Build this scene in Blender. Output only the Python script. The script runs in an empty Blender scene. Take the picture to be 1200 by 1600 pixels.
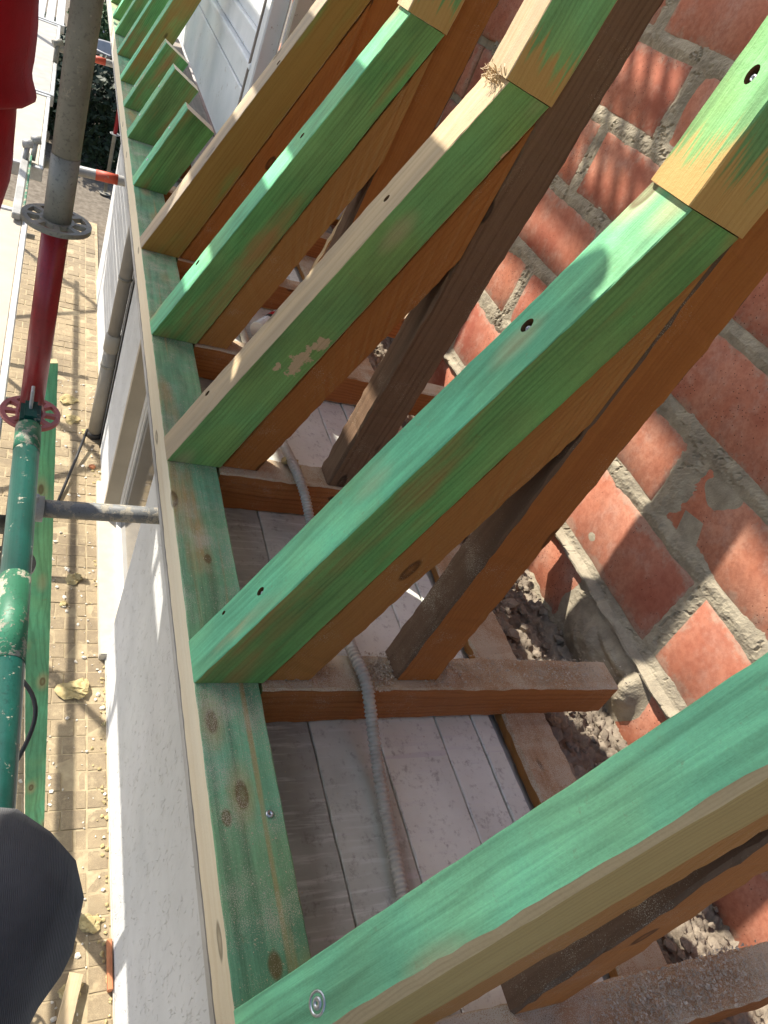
import bpy, bmesh, math, random
import numpy as np
from mathutils import Vector, Matrix, noise as mnoise

random.seed(7)
S = bpy.context.scene
COL = S.collection

# ------------------------------------------------------------------ camera
cam_d = bpy.data.cameras.new('camera')
cam = bpy.data.objects.new('camera', cam_d)
COL.objects.link(cam)
RIGHT = Vector((0.88261, -0.27708, 0.37977))
DOWN = Vector((0.104506, -0.67198, -0.733158))
FWD = Vector((0.458342, 0.686782, -0.56414))
m = Matrix.Identity(4)
for i in range(3):
    m[i][0] = RIGHT[i]; m[i][1] = -DOWN[i]; m[i][2] = -FWD[i]
m[0][3], m[1][3], m[2][3] = 0.0, 0.0, 1.0
cam.matrix_world = m
cam_d.sensor_width = 36.0
cam_d.sensor_fit = 'AUTO'
cam_d.lens = 1160.0 / 1600.0 * 36.0
cam_d.clip_start = 0.02
cam_d.clip_end = 3000
S.camera = cam
S.render.resolution_x = 768
S.render.resolution_y = 1024
S.cycles.max_bounces = 6; S.cycles.diffuse_bounces = 4; S.cycles.glossy_bounces = 2
S.cycles.transmission_bounces = 2; S.cycles.caustics_reflective = False; S.cycles.caustics_refractive = False

# ------------------------------------------------------------------ light
SUN_TO = Vector((-1.0, 1.25, 1.6)).normalized()      # towards the sun
w = bpy.data.worlds.new('World'); S.world = w
w.use_nodes = True
nt = w.node_tree; nt.nodes.clear()
sky = nt.nodes.new('ShaderNodeTexSky'); sky.sky_type = 'NISHITA'; sky.sun_disc = False
sky.sun_elevation = math.asin(SUN_TO.z)
sky.sun_rotation = math.atan2(SUN_TO.x, SUN_TO.y)
sky.air_density = 1.0; sky.dust_density = 2.0; sky.ozone_density = 1.0
bg = nt.nodes.new('ShaderNodeBackground'); bg.inputs['Strength'].default_value = 0.15
wo = nt.nodes.new('ShaderNodeOutputWorld')
nt.links.new(sky.outputs[0], bg.inputs[0]); nt.links.new(bg.outputs[0], wo.inputs[0])
sd = bpy.data.lights.new('sun', 'SUN'); sd.energy = 5.0; sd.angle = math.radians(0.53)
sd.color = (1.0, 0.93, 0.82)
sun = bpy.data.objects.new('sun', sd); COL.objects.link(sun)
sun.rotation_euler = (-SUN_TO).to_track_quat('-Z', 'Y').to_euler()
sun.location = (-20, 26, 32)
S.view_settings.view_transform = 'Standard'
S.view_settings.look = 'None'
S.view_settings.exposure = 0.82
S.view_settings.gamma = 1.0
S.view_settings.use_curve_mapping = False

# ------------------------------------------------------------------ node helpers
class NB:
    def __init__(s, name):
        s.m = bpy.data.materials.new(name); s.m.use_nodes = True
        s.t = s.m.node_tree; s.t.nodes.clear()
        s.out = s.t.nodes.new('ShaderNodeOutputMaterial')
        s.b = s.t.nodes.new('ShaderNodeBsdfPrincipled')
        s.t.links.new(s.b.outputs[0], s.out.inputs[0])
    def set(s, inp, v):
        if hasattr(v, 'is_output'): s.t.links.new(v, inp)
        elif isinstance(v, (tuple, list)) and len(v) == 3 and inp.type == 'RGBA': inp.default_value = (*v, 1)
        else: inp.default_value = v
    def n(s, typ, ins=None, out=0, **props):
        nd = s.t.nodes.new('ShaderNode' + typ)
        for k, v in props.items(): setattr(nd, k, v)
        for k, v in (ins or {}).items(): s.set(nd.inputs[k], v)
        return nd.outputs[out]
    def math(s, op, a, b=0.0, c=None, clamp=False):
        nd = s.t.nodes.new('ShaderNodeMath'); nd.operation = op; nd.use_clamp = clamp
        s.set(nd.inputs[0], a); s.set(nd.inputs[1], b)
        if c is not None: s.set(nd.inputs[2], c)
        return nd.outputs[0]
    def vm(s, op, a, b):
        nd = s.t.nodes.new('ShaderNodeVectorMath'); nd.operation = op
        s.set(nd.inputs[0], a); s.set(nd.inputs[1], b)
        return nd.outputs['Value' if op in ('LENGTH', 'DISTANCE', 'DOT_PRODUCT') else 'Vector']
    def mix(s, f, a, b, blend='MIX'):
        nd = s.t.nodes.new('ShaderNodeMix'); nd.data_type = 'RGBA'; nd.blend_type = blend
        s.set(nd.inputs[0], f); s.set(nd.inputs[6], a); s.set(nd.inputs[7], b)
        return nd.outputs[2]
    def ss(s, v, a, b, lo=0.0, hi=1.0):
        nd = s.t.nodes.new('ShaderNodeMapRange'); nd.interpolation_type = 'SMOOTHSTEP'
        for k, x in zip(range(5), (v, a, b, lo, hi)): s.set(nd.inputs[k], x)
        return nd.outputs[0]
    def noise(s, vec, scale=1.0, detail=3.0, rough=0.55, dist=0.0):
        return s.n('TexNoise', {'Vector': vec, 'Scale': scale, 'Detail': detail, 'Roughness': rough, 'Distortion': dist})
    def obj(s, rnd=True):
        o = s.n('TexCoord', out=3)
        s.raw = o
        if rnd:
            r = s.n('ObjectInfo', out=5)
            r = s.math('MULTIPLY', r, 61.0)
            c = s.n('CombineXYZ', {0: r, 1: s.math('MULTIPLY', r, 0.37), 2: s.math('MULTIPLY', r, 0.71)})
            o = s.vm('ADD', o, c)
        return o
    def done(s, col, rough=0.7, bump=None, bs=0.3, bd=0.002, spec=0.4, metal=0.0):
        s.set(s.b.inputs['Base Color'], col); s.set(s.b.inputs['Roughness'], rough)
        s.b.inputs['Specular IOR Level'].default_value = spec
        s.set(s.b.inputs['Metallic'], metal)
        if bump is not None:
            bn = s.n('Bump', {'Height': bump, 'Strength': bs, 'Distance': bd})
            s.t.links.new(bn, s.b.inputs['Normal'])
        return s.m

def wood(name, light, dark, stain=None, cover=0.0, ring=150.0, rings=0.7, sawdust=0.0, rough=0.65,
         end=None, patches=(), knots=1.0, grey=0.0, streaks=0.0, knotspots=(), stain2=None):
    """Sawn timber; local X runs along the grain. cover shifts how much of the stain is there."""
    q = NB(name)
    v = q.obj()
    d = q.noise(q.vm('MULTIPLY', v, (1.1, 7, 7)), 1.0, 2.0)
    sep = q.n('SeparateXYZ', {0: v})
    sep = sep.node
    kv = q.n('TexVoronoi', {'Vector': q.vm('MULTIPLY', v, (4.2, 10.0, 10.0)), 'Scale': 1.0}, feature='F1')
    kn = q.math('MULTIPLY', q.ss(kv, 0.085, 0.125, 1.0, 0.0), q.ss(kv, 0.0, 0.085, 0.45, 1.0))
    halo = q.ss(kv, 0.10, 0.30, 1.0, 0.0)
    kn = q.math('MULTIPLY', kn, knots)
    for (kx, ky, kz, kr) in knotspots:
        dd = q.vm('SUBTRACT', q.raw, (kx, ky, kz))
        dd = q.vm('MULTIPLY', dd, (0.55, 1, 1))
        ln = q.vm('LENGTH', dd, (0, 0, 0))
        ln = q.math('ADD', ln, q.math('MULTIPLY', q.math('SUBTRACT', d, 0.5), kr))
        kn = q.math('MAXIMUM', kn, q.ss(ln, kr * 0.6, kr * 1.15, 1.0, 0.0))
    yy = q.math('ADD', q.math('FRACT', q.math('MULTIPLY', sep.outputs[1], 0.13)), 0.05)
    rr = q.vm('LENGTH', q.n('CombineXYZ', {0: 0.0, 1: q.math('ADD', q.n('SeparateXYZ', {0: q.raw}, out=1), 0.06),
                                          2: q.math('ADD', q.n('SeparateXYZ', {0: q.raw}, out=2), 0.11)}), (0, 0, 0))
    rr = q.math('ADD', rr, q.math('MULTIPLY', d, 0.05))
    rr = q.math('ADD', rr, q.math('MULTIPLY', kv, 0.012))
    brd = q.noise(q.vm('MULTIPLY', v, (1.6, 16, 16)), 1.0, 3.0)
    rr = q.math('ADD', rr, q.math('MULTIPLY', brd, 0.012))
    rg = q.math('SINE', q.math('MULTIPLY', rr, ring * 6.283))
    rg = q.ss(rg, -0.2, 1.0)
    fade = q.noise(q.vm('MULTIPLY', v, (2.0, 45, 45)), 1.0, 2.0)
    rg = q.math('MULTIPLY', rg, q.ss(fade, 0.3, 0.65, 0.15, 1.0))
    stq = q.noise(q.vm('MULTIPLY', v, (1.5, 120, 120)), 1.0, 2.0, 0.6)
    fib = q.noise(q.vm('MULTIPLY', v, (14, 420, 420)), 1.0, 2.0, 0.6)
    iso = q.noise(v, 260.0, 3.0, 0.65)
    g = q.math('ADD', q.math('MULTIPLY', rg, rings * 0.42), q.math('MULTIPLY', fib, 0.30))
    g = q.math('ADD', g, q.math('MULTIPLY', q.math('SUBTRACT', stq, 0.45), 0.75))
    g = q.math('ADD', g, q.math('MULTIPLY', q.math('SUBTRACT', iso, 0.5), 0.45))
    g = q.math('ADD', g, q.math('MULTIPLY', q.math('SUBTRACT', brd, 0.5), 0.8), clamp=True)
    bare = q.mix(g, light, dark)
    bare = q.mix(q.math('MULTIPLY', kn, 0.85), bare, tuple(c * 0.32 for c in dark))
    col = bare
    if stain is not None:
        n1 = q.noise(q.vm('MULTIPLY', v, (1.3, 11, 11)), 1.0, 4.0, 0.62)
        n2 = q.noise(q.vm('MULTIPLY', v, (5, 5, 5)), 1.0, 3.0)
        mk = q.math('ADD', q.math('MULTIPLY', n1, 0.7), q.math('MULTIPLY', n2, 0.3))
        mk = q.ss(q.math('ADD', mk, cover), 0.40, 0.58)
        if end:
            e = q.ss(q.math('ADD', q.n('SeparateXYZ', {0: q.raw}, out=0), q.math('ADD', q.math('MULTIPLY', q.math('SUBTRACT', n2, 0.5), 0.16), q.math('MULTIPLY', q.math('SUBTRACT', stq, 0.5), 0.14))), end * 0.55, end * 0.9)
            mk = q.math('MULTIPLY', mk, e)
        for (px, pz, rx, rz) in patches:
            dd = q.vm('SUBTRACT', q.raw, (px, 0, pz))
            dd = q.vm('MULTIPLY', dd, (1 / rx, 0, 1 / rz))
            ln = q.vm('LENGTH', dd, (0, 0, 0))
            pn = q.noise(q.raw, 55.0, 6.0, 0.7)
            pm = q.ss(q.math('ADD', ln, q.math('MULTIPLY', q.math('SUBTRACT', pn, 0.5), 2.6)), 0.55, 0.7)
            mk = q.math('MULTIPLY', mk, pm)
        if streaks:
            st = q.noise(q.vm('MULTIPLY', v, (1.0, 42, 42)), 1.0, 2.0, 0.5)
            mk = q.math('MULTIPLY', mk, q.ss(st, 0.30, 0.42, 1.0 - streaks, 1.0))
        gs = q.math('ADD', 0.50, q.math('MULTIPLY', q.math('SUBTRACT', 1.0, g), 0.88))
        s1 = q.mix(q.ss(n2, 0.35, 0.65), stain, stain2 or tuple(c * f for c, f in zip(stain, (1.25, 0.94, 0.8))))
        sc = q.mix(1.0, s1, q.n('CombineColor', {0: gs, 1: gs, 2: gs}), 'MULTIPLY')
        bl = q.noise(q.vm('MULTIPLY', v, (2.2, 9, 9)), 1.0, 4.0, 0.65)
        bf = q.ss(bl, 0.28, 0.72, 0.62, 1.22)
        sc = q.mix(1.0, sc, q.n('CombineColor', {0: bf, 1: bf, 2: bf}), 'MULTIPLY')
        sc = q.mix(q.math('MULTIPLY', q.ss(q.noise(v, 38.0, 5.0, 0.75), 0.60, 0.74), 0.35), sc, tuple(c * 0.55 for c in dark))
        sc = q.mix(q.math('MULTIPLY', kn, 0.8), sc, tuple(c * 0.4 for c in dark))
        mk = q.math('MULTIPLY', mk, q.math('SUBTRACT', 1.0, q.math('MULTIPLY', halo, 0.45)))
        col = q.mix(q.math('MULTIPLY', mk, 0.94), bare, sc)
    if grey:
        col = q.mix(q.math('MULTIPLY', q.ss(brd, 0.35, 0.7), grey), col, (0.22, 0.20, 0.18))
    if sawdust:
        s1 = q.noise(q.raw, 800.0, 1.0, 0.6); s2 = q.noise(q.raw, 11.0, 4.0, 0.65)
        sm = q.ss(q.math('ADD', s1, q.math('MULTIPLY', s2, 0.8)), 1.16 - sawdust * 0.26, 1.30 - sawdust * 0.26)
        col = q.mix(q.math('MULTIPLY', sm, 0.8), col, (0.56, 0.50, 0.38))
    hb = q.math('ADD', fib, q.math('ADD', stq, iso))
    return q.done(col, rough, hb, 0.45, 0.0014, 0.3)

def plain(name, c, c2=None, scale=20, rough=0.6, bump=0.0, spec=0.4, metal=0.0, bd=0.002, detail=4):
    q = NB(name); v = q.obj()
    n1 = q.noise(v, scale, detail, 0.6)
    col = q.mix(q.ss(n1, 0.3, 0.7), c, c2 or tuple(x * 0.75 for x in c))
    return q.done(col, rough, n1 if bump else None, bump, bd, spec, metal)

def tube_paint(name, c, splash=0.45, dirt=0.5, rough=0.4):
    q = NB(name); v = q.obj()
    n1 = q.noise(v, 26, 5, 0.65); n2 = q.noise(v, 7, 4, 0.6); n3 = q.noise(v, 190, 3, 0.6)
    col = q.mix(q.ss(n2, 0.35, 0.72), c, tuple(x * 0.55 for x in c))
    sp = q.ss(q.math('ADD', n1, q.math('MULTIPLY', n3, 0.35)), 0.95 - splash * 0.45, 1.02 - splash * 0.45)
    col = q.mix(q.math('MULTIPLY', sp, 0.85), col, (0.42, 0.38, 0.30))
    col = q.mix(q.math('MULTIPLY', q.ss(n3, 0.52, 0.72), dirt), col, tuple(x * 0.25 for x in c))
    rg = q.math('ADD', rough, q.math('MULTIPLY', sp, 0.4))
    return q.done(col, rg, q.math('ADD', n3, q.math('MULTIPLY', sp, 1.5)), 0.3, 0.001, 0.5)

G1 = (0.115, 0.470, 0.255)     # green wood stain
G2 = (0.165, 0.470, 0.225)
PINE_L, PINE_D = (0.62, 0.46, 0.26), (0.44, 0.29, 0.13)
M = {}
M['green'] = wood('green_stained_pine', PINE_L, PINE_D, G1, 0.20, ring=110, stain2=G2)
M['green_skylit'] = wood('green_stained_pine_skylit', PINE_L, PINE_D, (0.17, 0.56, 0.31), 0.26, ring=110, stain2=(0.22, 0.57, 0.29))  # same stain, lightened to stand in for skylight on the nearest rafter
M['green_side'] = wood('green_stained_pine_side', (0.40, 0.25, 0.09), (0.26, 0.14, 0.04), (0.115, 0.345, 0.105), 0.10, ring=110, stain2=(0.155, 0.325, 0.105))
M['green_patch'] = wood('green_stained_pine_worn', (0.62, 0.46, 0.28), (0.42, 0.29, 0.15), (0.125, 0.320, 0.105), 0.20, ring=110,
                        patches=((0.335, -0.020, 0.052, 0.024), (0.395, -0.030, 0.028, 0.022), (0.30, 0.008, 0.018, 0.010), (0.88, -0.052, 0.08, 0.016)))
M['green_end'] = wood('green_stained_pine_thin_end', (0.55, 0.36, 0.13), (0.42, 0.24, 0.07), (0.150, 0.400, 0.165), 0.16, ring=110, end=0.085)
M['green_plate'] = wood('green_stained_plate_top', (0.50, 0.31, 0.11), (0.38, 0.19, 0.055), (0.125, 0.360, 0.215), 0.10, ring=70, sawdust=0.88, streaks=0.75, rough=0.8,
                        knotspots=((2.014, -0.001, 0.0425, 0.008), (1.495, 0.032, 0.0425, 0.008), (1.297, -0.004, 0.0425, 0.010)))
M['bare'] = wood('bare_sawn_pine', (0.64, 0.49, 0.29), (0.47, 0.32, 0.155), ring=120, grey=0.35)
M['bare_grey'] = wood('bare_pine_greyed', (0.58, 0.46, 0.29), (0.40, 0.30, 0.17), ring=120, grey=0.7)
M['tan'] = wood('bare_pine_tan', (0.46, 0.34, 0.13), (0.33, 0.23, 0.08), ring=90, knots=0.4)
M['olive'] = wood('half_stained_olive', (0.36, 0.23, 0.06), (0.24, 0.14, 0.03), (0.12, 0.32, 0.10), -0.03, ring=100)
M['pale'] = wood('pale_planed_pine', (0.80, 0.72, 0.54), (0.68, 0.57, 0.37), ring=60, rings=0.5, knots=1.0)
M['end'] = wood('end_grain', (0.56, 0.41, 0.22), (0.36, 0.24, 0.11), ring=200)
M['old'] = wood('old_brown_rafter', (0.40, 0.155, 0.038), (0.23, 0.075, 0.016), ring=130, rings=0.5, sawdust=0.12, rough=0.6)
M['old2'] = wood('old_brown_rafter_light', (0.43, 0.205, 0.058), (0.28, 0.115, 0.028), ring=140, rings=0.6, sawdust=0.12, rough=0.6)
M['oldgrey'] = wood('old_rafter_weathered', (0.22, 0.135, 0.080), (0.085, 0.048, 0.028), ring=75, rings=1.0, sawdust=0.1, rough=0.75)
M['olddark'] = wood('old_rafter_dusty_face', (0.17, 0.105, 0.065), (0.085, 0.048, 0.028), ring=75, rings=0.8, sawdust=0.42, rough=0.9)
M['joist'] = wood('old_joist_front', (0.42, 0.160, 0.045), (0.18, 0.058, 0.016), ring=80, rings=0.9, sawdust=0.2, rough=0.6)
M['joist_top'] = wood('old_joist_dusty_top', (0.42, 0.255, 0.135), (0.27, 0.15, 0.07), ring=80, rings=0.6, sawdust=1.35, rough=0.9)
M['weather'] = wood('grey_weathered_board', (0.33, 0.29, 0.25), (0.17, 0.14, 0.12), ring=90, rings=0.9, rough=0.85)

def ceiling_board_mat(name, a, b):
    q = NB(name); v = q.obj()
    n1 = q.noise(q.vm('MULTIPLY', v, (90, 7, 7)), 1.0, 4, 0.65)     # cross saw marks
    n2 = q.noise(v, 6, 4, 0.6); n3 = q.noise(v, 60, 5, 0.7)
    n4 = q.noise(q.vm('MULTIPLY', v, (60, 3, 3)), 1.0, 2, 0.5, 0.4)
    col = q.mix(q.ss(n2, 0.3, 0.7), a, b)
    col = q.mix(q.math('MULTIPLY', q.ss(n1, 0.50, 0.72), 0.7), col, (0.70, 0.71, 0.67))
    col = q.mix(q.math('MULTIPLY', q.ss(n4, 0.66, 0.74), 0.6), col, (0.62, 0.60, 0.60))
    col = q.mix(q.math('MULTIPLY', q.ss(n3, 0.52, 0.75), 0.55), col, (0.12, 0.09, 0.08))
    return q.done(col, 0.62, n1, 0.25, 0.001, 0.4)
M['cboard'] = ceiling_board_mat('old_ceiling_board', (0.61, 0.62, 0.555), (0.45, 0.45, 0.40))
M['cboard_dark'] = ceiling_board_mat('old_ceiling_board_dark', (0.46, 0.465, 0.42), (0.30, 0.30, 0.27))  # darker tone for the board beside the wall plate
M['cboard_pale'] = ceiling_board_mat('old_ceiling_board_pale', (0.78, 0.80, 0.725), (0.66, 0.67, 0.60))

def brick_mat():
    q = NB('red_clay_block'); v = q.obj()
    n1 = q.noise(v, 8, 5, 0.62); n2 = q.noise(v, 3.2, 3, 0.5); n3 = q.noise(v, 150, 3, 0.6)
    col = q.mix(q.ss(n1, 0.3, 0.7), (0.52, 0.195, 0.110), (0.62, 0.315, 0.205))
    col = q.mix(q.ss(n2, 0.45, 0.75), col, (0.33, 0.085, 0.052))
    pale = q.noise(v, 14, 6, 0.7)
    col = q.mix(q.math('MULTIPLY', q.ss(pale, 0.48, 0.72), 0.65), col, (0.56, 0.37, 0.28))
    rb = q.n('ObjectInfo', out=5)
    col = q.mix(q.math('MULTIPLY', rb, 0.45), col, (0.36, 0.115, 0.075))
    ax = q.math('ABSOLUTE', q.n('SeparateXYZ', {0: q.raw}, out=1)); az = q.math('ABSOLUTE', q.n('SeparateXYZ', {0: q.raw}, out=2))
    ed = q.math('MAXIMUM', q.math('SUBTRACT', ax, 0.2325), q.math('SUBTRACT', az, 0.098))
    fn = q.noise(v, 17, 5, 0.7)
    film = q.ss(q.math('ADD', ed, q.math('MULTIPLY', q.math('SUBTRACT', fn, 0.5), 0.17)), -0.028, 0.004)
    col = q.mix(q.math('MULTIPLY', film, 0.6), col, (0.42, 0.33, 0.25))
    fs = q.noise(v, 60, 4, 0.7)
    col = q.mix(q.math('MULTIPLY', q.ss(fs, 0.35, 0.7), 0.45), col, (0.27, 0.075, 0.045))
    pv = q.n('TexVoronoi', {'Vector': v, 'Scale': 115.0}, feature='F1')
    cell = q.n('TexVoronoi', {'Vector': v, 'Scale': 115.0}, out=1, feature='F1')
    sel = q.n('SeparateColor', {0: cell}, out=0)
    pit = q.math('MULTIPLY', q.ss(pv, 0.10, 0.22, 1.0, 0.0), q.ss(sel, 0.60, 0.64))
    col = q.mix(pit, col, (0.07, 0.030, 0.022))
    h = q.math('SUBTRACT', q.math('ADD', q.math('MULTIPLY', n3, 0.35), n1), q.math('MULTIPLY', pit, 1.2))
    return q.done(col, 0.85, h, 0.5, 0.003, 0.25)
M['brick'] = brick_mat()

def mortar_mat(name, a=(0.44, 0.385, 0.28), b=(0.27, 0.235, 0.175), rough=0.9):
    q = NB(name); v = q.obj(False)
    n1 = q.noise(v, 16, 6, 0.65); n3 = q.noise(v, 240, 4, 0.7)
    col = q.mix(q.ss(n1, 0.3, 0.7), a, b)
    col = q.mix(q.math('MULTIPLY', q.ss(n3, 0.58, 0.75), 0.5), col, tuple(x * 0.45 for x in b))
    return q.done(col, rough, q.math('ADD', n1, n3), 0.6, 0.004, 0.2)
M['mortar'] = mortar_mat('lime_mortar')
M['rubble'] = mortar_mat('mortar_rubble', (0.34, 0.285, 0.22), (0.17, 0.14, 0.105))

def stucco():
    q = NB('white_rill_render'); v = q.obj(False)
    wv = q.vm('ADD', v, q.vm('MULTIPLY', q.n('TexNoise', {'Vector': v, 'Scale': 9.0, 'Detail': 2.0}, out=1), (0.05, 0.05, 0.05)))
    f1 = q.noise(q.vm('MULTIPLY', wv, (40, 70, 11)), 1.0, 3, 0.6)
    worm = q.noise(q.vm('MULTIPLY', wv, (20, 36, 9)), 1.0, 1, 0.5)
    ln = q.ss(q.math('ABSOLUTE', q.math('SUBTRACT', worm, 0.5)), 0.0, 0.030, 1.0, 0.0)
    gate = q.ss(q.noise(v, 16, 3, 0.6), 0.48, 0.58)
    ln = q.math('MULTIPLY', ln, gate)
    col = q.mix(q.ss(q.noise(v, 3.0, 4, 0.6), 0.3, 0.75), (0.62, 0.63, 0.625), (0.55, 0.56, 0.555))
    col = q.mix(q.math('MULTIPLY', ln, 0.40), col, (0.36, 0.35, 0.33))
    h = q.math('SUBTRACT', q.math('MULTIPLY', f1, 0.6), ln)
    return q.done(col, 0.85, h, 0.6, 0.007, 0.2)
M['stucco'] = stucco()

def paver_mat():
    q = NB('concrete_paver'); v = q.obj()
    r = q.n('ObjectInfo', out=5)
    n1 = q.noise(v, 30, 5, 0.65); n3 = q.noise(v, 330, 3, 0.7)
    col = q.mix(r, (0.34, 0.265, 0.165), (0.255, 0.20, 0.13))
    col = q.mix(q.ss(n1, 0.35, 0.7), col, (0.37, 0.295, 0.185))
    col = q.mix(q.math('MULTIPLY', q.ss(n3, 0.45, 0.72), 0.55), col, (0.13, 0.105, 0.08))
    col = q.mix(q.math('MULTIPLY', q.ss(n3, 0.30, 0.42, 1.0, 0.0), 0.5), col, (0.62, 0.53, 0.38))
    pos = q.n('NewGeometry', out=0)
    d1 = q.noise(pos, 2.3, 4, 0.65); d2 = q.noise(pos, 11.0, 4, 0.7)
    col = q.mix(q.math('MULTIPLY', q.ss(d1, 0.42, 0.68), 0.55), col, (0.17, 0.135, 0.095))
    col = q.mix(q.math('MULTIPLY', q.ss(d2, 0.56, 0.70), 0.75), col, (0.46, 0.375, 0.235))
    return q.done(col, 0.9, q.math('ADD', n1, n3), 0.5, 0.003, 0.2)
M['paver'] = paver_mat()
M['sand'] = mortar_mat('joint_sand', (0.47, 0.385, 0.245), (0.34, 0.27, 0.17))
M['earth'] = mortar_mat('bare_earth', (0.21, 0.18, 0.14), (0.12, 0.10, 0.075))
M['galv'] = tube_paint('galvanised_weathered', (0.27, 0.255, 0.21), 0.36, 0.55, 0.5)
M['galv_dirty'] = tube_paint('galvanised_mortar_splashed', (0.20, 0.21, 0.21), 0.68, 0.6, 0.55)
M['galv_clean'] = tube_paint('galvanised_bright', (0.42, 0.42, 0.40), 0.3, 0.3, 0.45)
M['redtube'] = tube_paint('red_painted_tube', (0.30, 0.012, 0.018), 0.16, 0.35, 0.35)
M['greentube'] = tube_paint('dark_green_painted_tube', (0.006, 0.072, 0.056), 0.34, 0.5, 0.38)
M['green_light'] = tube_paint('light_green_paint', (0.035, 0.21, 0.11), 0.55, 0.5, 0.5)
M['redmark'] = tube_paint('red_orange_marking', (0.62, 0.10, 0.05), 0.35, 0.3, 0.6)
M['pinkros'] = tube_paint('faded_red_rosette', (0.42, 0.10, 0.09), 0.4, 0.3, 0.5)
M['deck'] = plain('dusty_deck_board', (0.40, 0.38, 0.35), (0.31, 0.30, 0.28), 14, 0.75, 0.2)
M['deck_sandy'] = plain('deck_board_with_sand', (0.52, 0.47, 0.36), (0.38, 0.36, 0.32), 9, 0.85, 0.3)
M['alu'] = plain('aluminium_frame', (0.55, 0.55, 0.54), (0.42, 0.42, 0.41), 30, 0.45, 0.1, 0.5, 0.5)
M['steel'] = plain('zinc_screw', (0.62, 0.66, 0.70), (0.40, 0.44, 0.48), 200, 0.3, 0.0, 0.5, 0.9)
M['hole'] = plain('drilled_hole_wood', (0.22, 0.12, 0.045), (0.10, 0.05, 0.02), 90, 0.9)
M['conduit'] = plain('grey_conduit', (0.52, 0.49, 0.43), (0.40, 0.37, 0.32), 40, 0.55, 0.1)
M['pipe'] = plain('grey_beige_downpipe', (0.36, 0.325, 0.265), (0.31, 0.28, 0.23), 6, 0.55, 0.1)
M['pipe2'] = plain('grey_downpipe', (0.24, 0.23, 0.21), (0.20, 0.19, 0.175), 6, 0.5, 0.1)
M['jamb'] = plain('beige_reveal_board', (0.47, 0.41, 0.315), (0.42, 0.365, 0.28), 5, 0.7, 0.1)
M['frame'] = plain('white_door_frame', (0.76, 0.74, 0.69), (0.70, 0.68, 0.63), 8, 0.45)
M['step'] = plain('pale_stone_step', (0.58, 0.52, 0.42), (0.46, 0.42, 0.36), 11, 0.8, 0.3)
def glass_mat():
    q = NB('dark_glazing'); q.obj()
    return q.done((0.055, 0.052, 0.050), 0.08, None, spec=0.6)
M['glass'] = glass_mat()
def old_white():
    q = NB('flaking_white_paint'); v = q.obj()
    n1 = q.noise(v, 5, 4, 0.6); n2 = q.noise(q.vm('MULTIPLY', v, (22, 22, 60)), 1.0, 5, 0.75); n3 = q.noise(v, 24, 5, 0.7)
    col = q.mix(q.ss(n1, 0.3, 0.7), (0.80, 0.82, 0.82), (0.70, 0.73, 0.73))
    col = q.mix(q.ss(n3, 0.63, 0.72), col, (0.40, 0.34, 0.27))
    col = q.mix(q.math('MULTIPLY', q.ss(n2, 0.66, 0.74), 0.8), col, (0.13, 0.11, 0.085))
    return q.done(col, 0.6, n3, 0.3, 0.002, 0.3)
M['oldwhite'] = old_white()
def cream():
    q = NB('cream_mossy_paint'); v = q.obj()
    n1 = q.noise(v, 5, 4, 0.6); n2 = q.noise(v, 45, 5, 0.7); n3 = q.noise(v, 9, 2, 0.5)
    col = q.mix(q.ss(n1, 0.3, 0.7), (0.56, 0.52, 0.42), (0.46, 0.44, 0.36))
    col = q.mix(q.ss(q.math('ADD', n2, q.math('MULTIPLY', n3, 0.5)), 0.82, 0.92), col, (0.13, 0.12, 0.05))
    return q.done(col, 0.8, n2, 0.4, 0.003, 0.2)
M['cream'] = cream()
def cloth(name, c, c2):
    q = NB(name); v = q.obj(False)
    wv = q.n('TexWave', {'Vector': v, 'Scale': 210.0, 'Distortion': 1.5, 'Detail': 1.0}, out=1)
    n1 = q.noise(v, 9, 4, 0.6)
    col = q.mix(q.ss(n1, 0.3, 0.7), c, c2)
    q.b.inputs['Sheen Weight'].default_value = 0.15
    return q.done(col, 0.85, q.math('ADD', q.math('MULTIPLY', wv, 0.6), q.noise(v, 40, 4, 0.7)), 0.5, 0.002, 0.08)
M['redcloth'] = cloth('red_work_jacket_cloth', (0.33, 0.003, 0.008), (0.24, 0.002, 0.004))
M['trouser'] = cloth('dark_work_trouser_cloth', (0.085, 0.087, 0.094), (0.045, 0.045, 0.048))
M['skin'] = plain('skin', (0.50, 0.30, 0.22), (0.44, 0.25, 0.18), 20, 0.55)
M['hair'] = plain('dark_hair', (0.05, 0.035, 0.025), (0.03, 0.02, 0.015), 60, 0.6)
M['boot'] = plain('black_boot_leather', (0.03, 0.028, 0.026), (0.05, 0.045, 0.04), 30, 0.6, 0.2)
M['cable'] = plain('black_rubber', (0.015, 0.015, 0.016), (0.025, 0.025, 0.026), 30, 0.45)
M['foam'] = plain('yellow_insulation_foam', (0.50, 0.41, 0.21), (0.36, 0.28, 0.13), 30, 0.95, 0.6, bd=0.01)
M['crumb'] = plain('white_crumbs', (0.72, 0.68, 0.60), (0.55, 0.50, 0.42), 30, 0.9)
M['dust'] = plain('sawdust', (0.62, 0.53, 0.37), (0.48, 0.39, 0.25), 50, 0.95)
M['dustgrey'] = plain('grey_dust_and_plaster', (0.56, 0.49, 0.39), (0.34, 0.29, 0.22), 50, 0.95)
M['terracotta'] = plain('terracotta', (0.52, 0.21, 0.10), (0.44, 0.17, 0.08), 30, 0.85, 0.2)
M['whiteplastic'] = plain('white_plastic', (0.72, 0.72, 0.70), (0.62, 0.62, 0.60), 20, 0.4)
M['redlabel'] = plain('red_label', (0.50, 0.02, 0.025), (0.44, 0.02, 0.02), 20, 0.4)
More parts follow.
